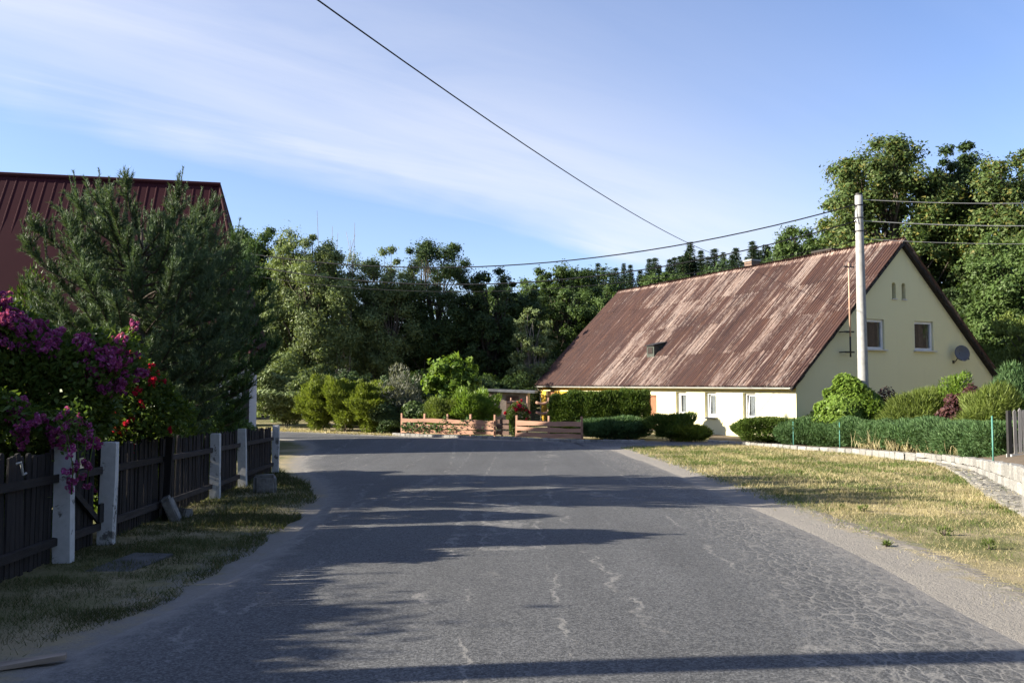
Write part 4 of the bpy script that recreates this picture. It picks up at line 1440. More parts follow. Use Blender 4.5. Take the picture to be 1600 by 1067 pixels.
# raised bed behind the wall
n = len(WP)
V = []
for i in range(n):
    x, y = WP[i]
    d = Vector((x, y)).normalized()
    for k, off in enumerate((0.05, 1.2, 3.5, 9.0)):
        V.append((x + d.x * off, y + d.y * off, max(zbed(y + d.y * off * 0.4), g(x + d.x * off, y + d.y * off) + 0.05)))
J = np.arange(n * 4).reshape(n, 4)
tag(link('garden_bed', np_mesh('garden_bed', V, np.stack([J[:-1, :-1], J[:-1, 1:], J[1:, 1:], J[1:, :-1]], -1).reshape(-1, 4), 'soil', True)), kind='structure')


def bed(px, back_, base=720):
    """point behind the stone wall at picture column px, `back_` metres behind it"""
    best = min(range(n), key=lambda i: abs(800 + F * WP[i][0] / WP[i][1] - px))
    x, y, a = wall_at(wl[best])
    d = Vector((x, y)).normalized()
    x, y = x + d.x * back_, y + d.y * back_
    return x, y, zbed(y - d.y * back_ * 0.6) - 0.01


for k, (px, off) in enumerate(((1234, 0.45), (1308, 0.45), (1393, 0.6), (1546, 0.55))):
    x, y, z = bed(px, off)
    ps = empty('green_post', (x, y, z), 0, ('slim green fence post at the edge of the dark yew', 'slim green fence post under the round leafy bush', 'slim green fence post half sunk in the dry stalks', 'slim green fence post next to the grey picket panel')[k], 'post', 'green posts along the hedge')
    hh = 0.95 if k != 3 else 1.08
    MB().tube([(0, 0, -0.15), (0, 0, hh)], 0.019, 8).build('shaft', 'green_post', ps, True)
    MB().tube([(0, 0, hh), (0, 0, hh + 0.02)], [0.023, 0.014], 8).build('cap', 'green_post', ps)

# hedge along the wall


def bushp(name, px, Y_, hw, ry_, topy, nn, L_, W_, mat, label, cat, mode, seed, **kw):
    """shrub in the raised bed whose top reaches a given height above eye level"""
    top = EYE + (600 - topy) / F * Y_
    z_ = zbed(Y_)
    return shrub(name, (px - 800) / F * Y_, Y_, hw, ry_, top - z_, nn, L_, W_, mat, label, cat, mode, seed, z=z_, **kw)


bushp('yew_bush', 1196, 34.6, 1.22, 0.6, 658, 15000, 0.11, 0.03, 'leaf_thuja', 'dark clipped yew bush at the corner of the cream front wall', 'bush', 'spray', 31, box=0.65, rough=0.16)
hpx = np.array([1240, 1330, 1405, 1465, 1525, 1580])
hY = np.array([33.9, 31.6, 28.2, 26.2, 23.6, 21.8])
hedge = empty('juniper_hedge', ((1400 - 800) / F * 28.4, 28.4, zbed(28.4)), 0, 'long blue-green juniper hedge behind the pale stone wall', 'hedge')
HO = Vector(hedge.location)
for k, px in enumerate((1256, 1298, 1340, 1382, 1420, 1457, 1494, 1527, 1556)):
    Y_ = float(np.interp(px, hpx, hY))
    x = (px - 800) / F * Y_
    Y2 = float(np.interp(px + 10, hpx, hY))
    a = math.atan2(Y2 - Y_, (px + 10 - 800) / F * Y2 - x)
    p = Vector((x, Y_, zbed(Y_))) - HO
    link('foliage', shrub_mesh(40 + k, 1.0, 0.68, 0.88 + 0.05 * (k % 3), 17000, 0.095, 0.028, 'leaf_juniper', 'spray', 0.22, box=0.5), hedge, p, (0, 0, a))
    link('stem', stems_mesh(640 + k, 0.8, 0.4, 0.9, 6), hedge, p, (0, 0, a))
rng = np.random.default_rng(77)
P = []
for px in np.linspace(1335, 1490, 60):
    x, y, z = bed(px + rng.normal() * 6, 0.28)
    for _ in range(5):
        P.append((x + rng.normal() * 0.1, y + rng.normal() * 0.1, z))
P = np.array(P)
A = rng.normal(size=P.shape) * 0.28
A[:, 2] = 1
L = rng.uniform(0.35, 0.85, len(P))
V, Fq = leaves(P, A, L, 0.022, rng, 0.12)
tag(link('dry_stalks', np_mesh('dry_stalks', V, Fq, 'grass_dry')), 'tall straw coloured dry grass stalks against the juniper hedge', 'grass', None, 'stuff')
bushp('round_bush', 1327, 32.6, 1.2, 1.0, 591, 17000, 0.12, 0.07, 'leaf_bright', 'round bright green leafy bush at the foot of the concrete pole', 'bush', 'leaf', 59, rough=0.17, stems=9)
bushp('barberry', 1392, 33.0, 0.6, 0.5, 610, 3500, 0.10, 0.06, 'leaf_red', 'dark red barberry by the lower gable window', 'shrub', 'leaf', 52, rough=0.3)
bushp('feathery_bush', 1443, 30.0, 1.3, 1.0, 614, 17000, 0.22, 0.022, 'leaf_feather', 'feathery yellow-green cypress bush under the satellite dish gable', 'bush', 'spray', 53, rough=0.24)
bushp('barberry', 1512, 28.6, 0.85, 0.6, 606, 4500, 0.10, 0.06, 'leaf_red', 'dark red barberry in front of the right gable end', 'shrub', 'leaf', 54, rough=0.3)
bushp('yellow_shrub', 1496, 29.2, 0.5, 0.45, 596, 3500, 0.11, 0.05, 'leaf_bright', 'upright lime green shrub poking out of the dark barberry', 'shrub', 'spray', 57, rough=0.25)
bushp('feathery_bush', 1552, 25.6, 0.95, 0.9, 616, 15000, 0.20, 0.022, 'leaf_feather', 'feathery green cypress bush beside the grey picket panel', 'bush', 'spray', 55, rough=0.24)
bushp('tall_juniper', 1590, 28.0, 1.0, 0.9, 592, 12000, 0.18, 0.03, 'leaf_juniper', 'tall green juniper behind the grey picket panel', 'bush', 'spray', 56, rough=0.3)
bushp('low_shrub', 1268, 35.6, 0.55, 0.4, 640, 2500, 0.10, 0.05, 'leaf_dark', 'small dark shrub against the foot of the gable', 'shrub', 'leaf', 58, rough=0.3)
# grey picket gate at the right edge
gp = at(1580, 715, 20.5)
gg = empty('garden_fence', (gp.x, 20.5, zbed(20.5) - 0.02), 0, 'grey weathered picket panel on a concrete footing at the hedge end', 'fence')
MB().box((3.0, 0, 0.0), (6.1, 0.24, 0.42)).build('footing', 'concrete', gg)
MB().box((-0.03, 0, 0.62), (0.09, 0.09, 1.3)).build('post', 'black_iron', gg)
gpm = MB().prism([(-0.04, 0), (0.04, 0), (0.04, 1.03), (0, 1.08), (-0.04, 1.03)], 1, -0.011, 0.011).mesh('picket', 'grey_wood')
for k in range(52):
    link('picket', gpm, gg, (0.09 + k * 0.112, -0.05, 0.23 + rw.uniform(-0.02, 0.02)), (0, R(rw.uniform(-1.2, 1.2)), 0))
for zz in (0.42, 1.08):
    MB().box((2.95, 0.0, zz), (5.9, 0.05, 0.08)).build('rail', 'grey_wood', gg)


# ------------------------------------------------------------------ plank fence across the road
def plank_fence(name, p0, p1, npost, label, seed):
    rng = random.Random(seed)
    p0, p1 = Vector(p0), Vector(p1)
    d = p1 - p0
    a = math.atan2(d.y, d.x)
    e = empty(name, (p0.x, p0.y, g(p0.x, p0.y)), a, label, 'fence')
    L = d.length
    for k in range(npost):
        x = L * k / (npost - 1)
        MB().box((0, 0, 0.52), (0.085, 0.085, 1.14), None, 0.006, rng).build('post', 'plank_wood', e, loc=(x, 0.06, 0), rot=(0, R(rng.uniform(-1.5, 1.5)), 0))
    seg = max(1, (npost - 1) // 2)
    bays = [(L * i / seg, L * (i + 1) / seg) for i in range(seg)]
    for zz in (0.20, 0.46, 0.73):
        for a0, a1 in bays:
            m_ = 15
            lo, hi = [], []
            f1, f2, ph = rng.uniform(1, 2.4), rng.uniform(1, 2.4), rng.uniform(0, 6)
            hw = rng.uniform(0.085, 0.108)
            for i in range(m_):
                t = i / (m_ - 1)
                x = a0 + 0.01 + (a1 - a0 - 0.02) * t
                lo.append((x, zz - hw + 0.016 * math.sin(f1 * t * 5 + ph) + rng.uniform(-0.004, 0.004)))
                hi.append((x, zz + hw + 0.016 * math.sin(f2 * t * 5 + ph * 2) + rng.uniform(-0.004, 0.004)))
            mb = MB()
            vs = [(x, yv, z) for yv in (-0.032, 0.0) for x, z in lo + hi]
            N2 = 2 * m_
            fs = []
            for i in range(m_ - 1):
                fs += [(i, i + 1, m_ + i + 1, m_ + i), (N2 + i, N2 + m_ + i, N2 + m_ + i + 1, N2 + i + 1), (i, N2 + i, N2 + i + 1, i + 1), (m_ + i, m_ + i + 1, N2 + m_ + i + 1, N2 + m_ + i)]
            fs += [(0, m_, N2 + m_, N2), (m_ - 1, N2 - 1 - m_, 0, 0)][:1] + [(m_ - 1, N2 + m_ - 1, 2 * N2 - 1, N2 - 1)]
            mb.add(vs, fs)
            mb.build('plank', 'plank_wood', e, loc=(0, 0.01 + rng.uniform(-0.004, 0.004), rng.uniform(-0.01, 0.01)), rot=(0, R(rng.uniform(-0.5, 0.5)), 0))
    return e


pf0, pf1, pf2, pf3 = on(627, 679.5), on(772, 683.5), on(806, 685), on(909, 688.5)
plank_fence('plank_fence', pf0, pf1, 5, 'longer run of rustic tan plank fence overgrown with creeper', 3)
plank_fence('plank_fence', pf2, pf3, 3, 'shorter run of rustic tan plank fence beside the red rose', 4)
# darker plank return in the gap
e = empty('plank_gate', (pf1.x + 0.12, pf1.y + 0.25, pf1.z), math.atan2(pf2.y - pf1.y, pf2.x - pf1.x), 'dark plank gate standing open in the gap of the tan fence', 'gate')
for zz in (0.22, 0.50, 0.76):
    MB().box((0.36, 0, zz), (0.72, 0.03, 0.19), None, 0.008).build('plank', 'plank_dark', e)
MB().box((0.30, 0.03, 0.5), (0.07, 0.05, 0.96)).build('stile', 'plank_dark', e)
# kerb of pale stones under the planks
kb = empty('stone_kerb', pf0, 0, 'row of small pale kerb stones under the plank fence', 'kerb')
kp = spline([on(*p)[:2] for p in ((614, 680.5), (690, 683.5), (772, 686), (842, 689), (912, 691.5), (960, 691.5), (1010, 692))], 12)
kl = np.concatenate([[0], np.cumsum(np.linalg.norm(np.diff(kp, axis=0), axis=1))])
s = 0.0
while s < kl[-1] - 0.2:
    ln = rw.uniform(0.22, 0.36)
    x, y = np.interp(s + ln / 2, kl, kp[:, 0]), np.interp(s + ln / 2, kl, kp[:, 1])
    x2, y2 = np.interp(s + ln, kl, kp[:, 0]), np.interp(s + ln, kl, kp[:, 1])
    link('stone', rw.choice(blocks), kb, Vector((x, y, g(x, y) + 0.055)) - pf0, (0, 0, math.atan2(y2 - y, x2 - x)), (ln * 0.96, 0.16, 0.15 + rw.uniform(-0.02, 0.02)))
    s += ln
# rustic trellis behind
tp = at(822, 660, 43.5)
tr = empty('rustic_trellis', (tp.x - 0.9, 43.5, g(tp.x, 43.5)), 0, 'rustic trellis of round posts and crooked slabs behind the plank fence', 'trellis')
for k, xx in enumerate((0.1, 0.95, 2.05)):
    MB().tube([(xx, 0, -0.1), (xx + 0.02, 0, 1.85 + 0.08 * (k % 2))], 0.045, 7).build('post', 'plank_wood', tr, True)
for (xa, xb, zz, bow) in ((-0.1, 0.75, 1.58, 0.05), (1.4, 2.05, 1.62, -0.09), (1.4, 2.06, 1.10, -0.09), (0.1, 0.95, 1.15, 0.04)):
    MB().tube([(xa + (xb - xa) * t, -0.05, zz + bow * math.sin(3.14 * t)) for t in np.linspace(0, 1, 6)], [0.07, 0.085, 0.075, 0.085, 0.08, 0.07], 6).build('slab', 'plank_wood', tr, True)
# shed behind
sp = at(762, 640, 50.0)
sh = empty('garden_shed', (sp.x, 50, g(sp.x, 50)), R(-6), 'small brown garden shed with a flat grey felt roof', 'shed')
MB().box((1.2, 0.9, 1.0), (2.4, 1.8, 2.1)).build('wall', 'shed_wall', sh)
MB().box((1.25, 0.85, 2.14), (3.2, 2.5, 0.13), Matrix.Rotation(R(2), 3, 'Y'), 0.01).build('roof', 'felt_roof', sh)
MB().box((0.42, -0.03, 1.0), (0.13, 0.06, 2.05)).build('corner_post', 'grey_wood', sh)
MB().box((1.5, -0.02, 0.95), (0.75, 0.05, 1.8)).build('door', 'plank_dark', sh)

# ------------------------------------------------------------------ shrubs round the plank fence and the house front
c = on(604, 675)
shrub('low_juniper', c.x, c.y + 0.9, 1.55, 0.85, 0.78, 15000, 0.16, 0.035, 'leaf_juniper', 'low spreading dark juniper at the left end of the plank fence', 'shrub', 'spray', 61, rough=0.2)
for k, (px, Y_, h_, rx_) in enumerate(((500, 45.8, 2.35, 0.95), (541, 44.8, 2.75, 1.0), (578, 44.2, 2.6, 0.95))):
    shrub('golden_thuja', (px - 800) / F * Y_, Y_, rx_, 0.9, h_, 13000, 0.16, 0.05, 'leaf_yellow', ('smaller golden-green thuja beside the willow', 'tallest golden-green thuja in the roadside clump', 'rounded golden-green thuja next to the grey shrub')[k], 'bush', 'spray', 62 + k, rough=0.3, group='golden thujas on the bend')
shrub('grey_shrub', (625 - 800) / F * 44.2, 44.2, 0.95, 0.7, 2.7, 3500, 0.17, 0.05, 'leaf_grey', 'spindly silver-grey shrub beside the golden thujas', 'shrub', 'spray', 66, rough=0.4)
shrub('dark_shrub', (607 - 800) / F * 43.6, 43.6, 0.9, 0.6, 1.5, 6000, 0.12, 0.05, 'leaf_dark', 'dark green shrub between golden thuja and plank fence', 'shrub', 'leaf', 67, rough=0.25)
place_tree('small_tree', broadleaf_meshes(68, 4.35, 1.45, 1.3, 0.22, 55, 110, 0.24, 'leaf_bright', 'bark', clump=0.32, trunk_r=0.06, lw=0.6), (706 - 800) / F * 46, 46, 'small round-headed tree with big light green leaves behind the plank fence')
shrub('leafy_bush', (664 - 800) / F * 43.6, 43.6, 0.9, 0.7, 1.55, 5000, 0.16, 0.07, 'leaf_broad', 'loose green bush behind the left part of the plank fence', 'bush', 'leaf', 69, rough=0.3)
shrub('leafy_bush', (698 - 800) / F * 42.9, 42.9, 1.05, 0.8, 1.75, 8000, 0.17, 0.04, 'leaf_feather', 'soft pale green bush spilling over the plank fence', 'bush', 'spray', 70, rough=0.2)
shrub('leafy_bush', (742 - 800) / F * 42.6, 42.6, 1.15, 0.85, 2.15, 9000, 0.17, 0.05, 'leaf_bright', 'bright green bush in front of the garden shed', 'bush', 'spray', 71, rough=0.24)
cr = empty('creeper', on(680, 681), 0, 'creeper shoots threading through the tan planks', 'plant')
rng = np.random.default_rng(9)
pa, pb_ = np.array(pf0), np.array(pf1)
tt = rng.beta(1.0, 1.7, 900)
P = pa + (pb_ - pa) * tt[:, None] + np.stack([rng.normal(size=900) * 0.05, -0.02 + rng.normal(size=900) * 0.10, np.abs(hash_noise(tt * 9, tt * 0, 1.5, 5)) * 0.55 + 0.12 + rng.uniform(0, 0.3, 900)], 1)
V, Fq = leaves(P, rng.normal(size=P.shape), 0.13 * rng.uniform(0.6, 1.3, 900), 0.07, rng)
link('foliage', np_mesh('foliage', V - np.array(cr.location), Fq, 'leaf_juniper'), cr)
# dark thuja hedge before the house front
th = empty('thuja_hedge', at(935, 665, 40.8), R(-9), 'dark dense thuja hedge screening the left end of the farmhouse', 'hedge')
th.location.z = g(th.location.x, 40.8)
for k in range(5):
    link('foliage', shrub_mesh(80 + k, 0.66, 0.62, 2.0 + (0.16 if k == 4 else 0.05 * (k % 2)), 15000, 0.15, 0.045, 'leaf_thuja', 'spray', 0.10, box=0.75), th, (-1.72 + k * 0.86, 0.05 * (k % 2), 0), (0, 0, 0.1 * (k % 2)))
    link('stem', stems_mesh(880 + k, 0.4, 0.4, 1.7, 4), th, (-1.75 + k * 0.9, 0, 0))
c = on(962, 689)
shrub('spreading_juniper', c.x, c.y + 0.9, 1.6, 0.85, 0.95, 17000, 0.17, 0.035, 'leaf_juniper', 'wide spreading juniper at the edge of the driveway', 'shrub', 'spray', 91, rough=0.16)
c = on(1054, 691)
shrub('gold_cypress', c.x, c.y + 0.6, 0.95, 0.65, 1.12, 9000, 0.17, 0.04, 'leaf_thuja', 'low green cypress shrub below the brown house door', 'shrub', 'spray', 92, rough=0.3)
c = on(1084, 692)
shrub('gold_cypress', c.x, c.y + 0.5, 0.85, 0.55, 0.72, 7000, 0.16, 0.04, 'leaf_yellow', 'low yellow-tipped cypress shrub under the middle window', 'shrub', 'spray', 93, rough=0.3)


# ------------------------------------------------------------------ roses
def bloom_mesh(seed, mat, heads, spread, rad, sphere=0.75):
    rng = np.random.default_rng(seed)
    cs = unit(rng, heads) * rng.uniform(0.3, 1, heads)[:, None] * spread
    P, A = [], []
    for c_ in cs:
        d_ = unit(rng, 16)
        d_[:, 2] = np.abs(d_[:, 2]) * 0.8 + d_[:, 2] * 0.2
        P.append(c_ + d_ * rad * 0.15)
        A.append(d_ + rng.normal(size=d_.shape) * 0.25)
    P, A = np.concatenate(P), np.concatenate(A)
    V, Fq = leaves(P, A, rad * rng.uniform(0.7, 1.1, len(P)), rad * 1.15, rng, 0.3)
    return np_mesh('blossom', V, Fq, mat)


def rose_bush(name, x, y, z, rx, ry, h_, n, seed, label, petals, nbl, mat='leaf_rose', heads=7, spread=0.075, rad=0.032, zlo=0.25, fence_clip=False):
    e = shrub(name, x, y, rx, ry, h_, n, 0.085, 0.052, mat, label, 'rose bush', 'leaf', seed, rough=0.3, z=z, stems=16, freq=2.0, quads=True)
    fo = [c_ for c_ in e.children if c_.name.startswith('foliage')][0]
    if fence_clip:      # no growth through the pickets: only above them
        nv = len(fo.data.vertices)
        co = np.empty(nv * 3, np.float32)
        fo.data.vertices.foreach_get('co', co)
        q4 = co.reshape(-1, 4, 3)
        wx, wy, wz = q4[:, :, 0] + x, q4[:, :, 1] + y, q4[:, :, 2]
        bad = ((wx > -4.79 - 0.109 * (wy - 8.9) - 0.10) & (wz < 1.24)).any(1) | ((wx > -4.79 - 0.109 * (wy - 8.9) + 0.55)).any(1)
        q4 = q4[~bad].reshape(-1, 3)
        fo.data = np_mesh('foliage', q4, np.arange(len(q4), dtype=np.int32).reshape(-1, 4), mat)
    ms = [bloom_mesh(seed + i, petals, heads, spread, rad) for i in range(4)]
    rng = np.random.default_rng(seed + 9)
    fo = [c_ for c_ in e.children if c_.name.startswith('foliage')][0]
    nv = len(fo.data.vertices)
    co = np.empty(nv * 3, np.float32)
    fo.data.vertices.foreach_get('co', co)
    co = co.reshape(-1, 4, 3)[:, 2]
    q = np.sqrt((co[:, 0] / rx) ** 2 + (co[:, 1] / ry) ** 2 + ((co[:, 2] - h_ / 2) / (h_ / 2)) ** 2)
    cand = co[(q > 0.86) & (co[:, 2] > h_ * zlo) & (co[:, 1] < ry * 0.45)]
    cl = hash_noise(cand[:, 0] * 2 + cand[:, 1], cand[:, 2] * 2, 1.5, seed)
    cand = cand[cl > -0.05]
    for p in cand[rng.choice(len(cand), min(nbl, len(cand)), replace=False)]:
        s_ = rng.uniform(0.7, 1.25)
        link('blossom', ms[rng.integers(4)], e, tuple(p), tuple(rng.uniform(0, 6.28, 3)), (s_, s_, s_))
    return e


rb = rose_bush('climbing_rose', -5.85, 9.6, g(-5.7, 9.6), 1.3, 0.95, 2.62, 40000, 101, 'large climbing rose covered in mauve-pink blossom behind the picket fence', 'petal_purple', 300, heads=11, spread=0.10, rad=0.034, fence_clip=True)
# canes that hang over the fence by the first post
cane = empty('hanging_cane', (FX(8.75) + 0.10, 8.72, g(-4.8, 8.7) + 0.03), 0, 'rose cane with magenta blossom drooping over the white gatepost', 'rose cane')
cb = [bloom_mesh(140 + i, 'petal_purple', 4, 0.045, 0.03) for i in range(3)]
rng = np.random.default_rng(141)
for k in range(4):
    sy = -0.10 + 0.16 * k
    path = [(-0.35, sy, 1.55), (-0.12, sy, 1.58), (0.08 + 0.02 * k, sy - 0.01, 1.35), (0.14, sy - 0.02 - 0.05 * (k - 1), 1.0), (0.13, sy - 0.03 - 0.06 * (k - 1), 0.72 + 0.14 * (k % 3))]
    MB().tube(path, 0.006, 5).build('stem', 'leaf_rose', cane, True)
    pts = np.array(path)
    for t in np.linspace(1.2, 3.95, 7):
        i = int(t)
        p = pts[i] * (1 - t + i) + pts[min(i + 1, 4)] * (t - i)
        link('blossom', cb[rng.integers(3)], cane, tuple(p + rng.normal(size=3) * 0.035), tuple(rng.uniform(0, 6, 3)))
P = np.concatenate([np.array([(0.05, s_, 1.4)]) + rng.normal(size=(45, 3)) * np.array([0.05, 0.07, 0.20]) for s_ in (-0.05, 0.1, 0.3)])
V, Fq = leaves(P, rng.normal(size=P.shape), 0.06, 0.035, rng)
link('foliage', np_mesh('foliage', V, Fq, 'leaf_rose'), cane)
rose_bush('red_rose', -5.80, 12.3, g(-5.6, 12.3), 0.95, 0.75, 2.28, 18000, 111, 'bush with crimson roses behind the middle of the picket fence', 'petal_red', 70, heads=4, spread=0.06, rad=0.038, zlo=0.45, fence_clip=True)
c = at(806, 665, 40.9)
rose_bush('red_rose', c.x, 40.9, g(c.x, 40.9), 0.55, 0.4, 1.5, 3500, 121, 'small crimson rose in the gap of the plank fence', 'petal_red', 26, heads=5, spread=0.09, rad=0.055, zlo=0.5)

# ------------------------------------------------------------------ pine behind the fence


def pine_meshes(seed, h, r, zlow, nsh, needle=0.075, mat='leaf_pine'):
    rng = np.random.default_rng(seed)
    mb = MB()
    tw = MB()
    mb.tube([(0, 0, -0.2), (0.05, 0, h * 0.5), (0.0, 0.0, h * 0.95)], [0.11, 0.07, 0.015], 9)
    shoots = []
    z = zlow
    while z < h * 0.86:
        t = (z - zlow) / (h - zlow)
        rr = r * max(0.0, 1 - t ** 2.4) ** 0.6 * (0.50 + 0.50 * min(1, (t + 0.02) / 0.34)) + 0.12
        k = 8 + int(3 * (1 - t))
        a0 = rng.uniform(0, 6.28)
        for j in range(k):
            a = a0 + 6.283 * j / k + rng.normal() * 0.15
            ln = rr * rng.uniform(0.75, 1.12)
            up = 0.35 + 0.9 * t
            base = np.array((0, 0, z))
            tip = base + np.array((math.cos(a) * ln, math.sin(a) * ln, ln * up * 0.75))
            path = limb_path(base, tip, rng, -0.10, 5)
            mb.tube(path, [0.026, 0.02, 0.015, 0.01, 0.006], 5, False)
            pp = np.array(path)
            ns = max(5, int(nsh * ln))
            for q in range(ns):
                s = rng.uniform(0.2, 1.0) ** 0.7 * 3.999
                i = int(s)
                p = pp[i] * (1 - s + i) + pp[i + 1] * (s - i)
                d = (tip - base) / ln * 0.5 + rng.normal(size=3) * np.array((0.62, 0.62, 0.30))
                d[2] += 0.95
                d /= np.linalg.norm(d)
                L_ = rng.uniform(0.16, 0.34) * (0.7 + 0.4 * (s / 4))
                shoots.append((p, d, L_, needle))
            d = np.array((math.cos(a) * 0.22, math.sin(a) * 0.22, 1.0))
            d /= np.linalg.norm(d)
            if rng.uniform() < 0.55 + 0.4 * t:
                shoots.append((tip, d, rng.uniform(0.22, 0.36) + 0.22 * t, needle * 0.62))
        z += (h - zlow) * 0.062
    for k in range(22):
        a = rng.uniform(0, 6.28)
        q = rng.uniform(0.05, 0.95) * r * 0.85
        b0 = np.array((math.cos(a) * q, math.sin(a) * q, h - 0.35 - 0.42 * q + rng.uniform(-0.12, 0.12)))
        shoots.append((b0, np.array((math.cos(a) * 0.10, math.sin(a) * 0.10, 1.0)), rng.uniform(0.4, 0.62), needle * 0.55))
    P, A, L, NN = [], [], [], []
    for p, d, L_, nl in shoots:
        m = int(L_ * 190)
        s = rng.uniform(0, 1, m)
        P.append(p + d * (s * L_)[:, None])
        rr = unit(rng, m)
        rr -= (rr @ d)[:, None] * d
        A.append(rr * 0.9 + d * 0.85)
        NN.append(rr)
        L.append(nl * rng.uniform(0.75, 1.25, m))
        tw.tube([tuple(p), tuple(p + d * L_)], [0.007, 0.005], 3, False)
    P, A, L = np.concatenate(P), np.concatenate(A), np.concatenate(L)
    A_n = np.concatenate(NN)
    V, Fq = blades(P, A, L * 1.15, 0.0125, rng, A_n)
    return np_mesh('crown', V, Fq, mat), mb.mesh('trunk', 'bark', True, fix=False), tw.mesh('shoots', 'leaf_pine', False, fix=False)


place_tree('pine_tree', pine_meshes(5, 5.15, 1.85, 0.9, 34), -6.55, 14.6, 'bushy young pine with upright candle shoots before the red-roofed barn', 'pine tree')
place_tree('dark_pine', pine_meshes(6, 5.2, 1.5, 0.9, 25, 0.09, 'leaf_juniper'), -6.75, 18.0, 'darker dense pine behind the bushy young pine', 'pine tree')
for k, (x, y, rx_, h_, m, lab) in enumerate(((-6.75, 16.2, 0.75, 1.75, 'leaf_rose', 'leafy garden shrub behind the picket fence next to the crimson roses'), (-6.95, 18.9, 0.8, 1.65, 'leaf_bright', 'bright garden shrub behind the farther part of the picket fence'),
                                             (-7.3, 21.0, 0.75, 1.5, 'leaf_rose', 'leafy shrub at the far end of the picket fence'))):
    shrub('garden_shrub', x, y, rx_, 0.9, h_, 7500, 0.10, 0.06, m, lab, 'shrub', 'leaf', 130 + k, rough=0.3)
c = at(48, 450, 19)
shrub('dark_conifer', c.x, 19, 0.85, 0.85, 4.15, 12000, 0.14, 0.04, 'leaf_thuja', 'dark rounded conifer between mauve rose and red roof', 'bush', 'spray', 136, rough=0.2)

# ------------------------------------------------------------------ trees behind the bend
TS = []
place_tree('willow_tree', broadleaf_meshes(201, 13.9, 3.7, 3.4, 0.02, 240, 240, 0.20, 'leaf_willow', 'bark', droop=0.5, clump=0.24, shape=0.42, lw=0.34), -14.3, 58.5, 'full silvery willow whose foliage reaches the roadside')
place_tree('back_tree', broadleaf_meshes(202, 15.0, 3.8, 3.6, 0.1, 200, 220, 0.22, 'leaf_broad', 'bark', clump=0.24), -19.6, 62, 'tall broad-leaved tree rising beside the red barn roof')
place_tree('open_tree', broadleaf_meshes(203, 13.6, 3.1, 2.8, 0.10, 190, 200, 0.17, 'leaf_willow', 'bark', clump=0.27, hollow=0.25, ncol=3, trunk_r=0.16, lw=0.4), -9.7, 60.5, 'open-crowned willow with sky showing between its limbs')
place_tree('open_tree', broadleaf_meshes(204, 13.9, 4.0, 3.2, 0.10, 200, 210, 0.17, 'leaf_dark', 'bark', clump=0.25, hollow=0.25, ncol=4, trunk_r=0.17, lw=0.4), -5.6, 62.5, 'dark many-stemmed tree with bare limbs showing in the crown')
place_tree('bank_tree', broadleaf_meshes(205, 12.2, 2.9, 2.6, 0.05, 170, 200, 0.18, 'leaf_dark', 'bark', clump=0.24), -1.9, 63, 'dense dark tree behind the small round-headed tree')
place_tree('bank_tree', broadleaf_meshes(206, 10.2, 2.8, 2.5, 0.03, 150, 190, 0.19, 'leaf_dark', 'bark', clump=0.25), 1.0, 65, 'dark rounded tree above the garden shed')
place_tree('birch_tree', broadleaf_meshes(207, 8.2, 1.8, 1.5, 0.03, 100, 200, 0.15, 'leaf_willow', 'bark_pale', clump=0.25, droop=0.6, lw=0.5), 1.45, 59.2, 'slender weeping birch at the left end of the rusty roof')
place_tree('wood_tree', broadleaf_meshes(208, 13.4, 3.7, 3.2, 0.04, 190, 210, 0.20, 'leaf_broad', 'bark', clump=0.24), 4.3, 70, 'rounded broad-leaved tree standing behind the far gable')
shared = [broadleaf_meshes(210 + i, 12.5, 3.4, 3.4, 0.03, 170, 170, 0.23, ('leaf_broad', 'leaf_dark', 'leaf_broad')[i], 'bark', clump=0.27) for i in range(3)]
rt = random.Random(31)
for (x, y, s_, k) in ((-32, 64, 0.9, 1), (-26.5, 61, 0.95, 0), (-23, 66, 1.05, 1), (-16.5, 68, 1.0, 1), (-12, 70, 0.88, 1), (-7.5, 72, 0.80, 0), (-3.6, 73, 0.76, 1), (0, 75, 0.9, 0), (2.2, 79, 1.0, 2), (6.8, 80, 1.12, 1),
                      (9.5, 76, 0.95, 0), (-1.8, 82, 0.9, 2), (-6, 84, 0.75, 0), (-13.5, 80, 0.8, 1), (-20, 78, 0.9, 0), (-28, 76, 0.95, 2), (-37, 70, 1.0, 1), (-44, 74, 1.0, 0)):
    place_tree('wood_tree', shared[k], x, y, 'broad-leaved tree in the wood behind the bend and the farmhouse', 'tree', 'broad-leaved trees of the wood', rt.uniform(0, 6.28), s_, s_ * rt.uniform(0.92, 1.08))
# low undergrowth along the far verge hides the trunks
for k, (x, y, rx_, h_, m) in enumerate(((-17.5, 51.5, 1.9, 3.4, 'leaf_dark'), (-13.2, 49.0, 1.9, 3.6, 'leaf_willow'), (-9.6, 49.5, 1.6, 3.0, 'leaf_dark'), (-6.2, 50.5, 2.0, 3.0, 'leaf_dark'), (-2.9, 52.5, 2.0, 2.9, 'leaf_dark'), (-0.6, 55.5, 2.0, 2.8, 'leaf_dark'))):
    shrub('undergrowth_bush', x, y, rx_, 1.3, h_, 14000, 0.17, 0.08, m, ('dark undergrowth bush between barn corner and willow', 'silvery willow scrub at the foot of the big willow', 'dark undergrowth bush behind the golden thujas', 'dark undergrowth bush behind the silver-grey shrub', 'dark undergrowth bush behind the small round-headed tree', 'dark undergrowth bush behind the garden shed')[k], 'bush', 'leaf', 220 + k, rough=0.3)
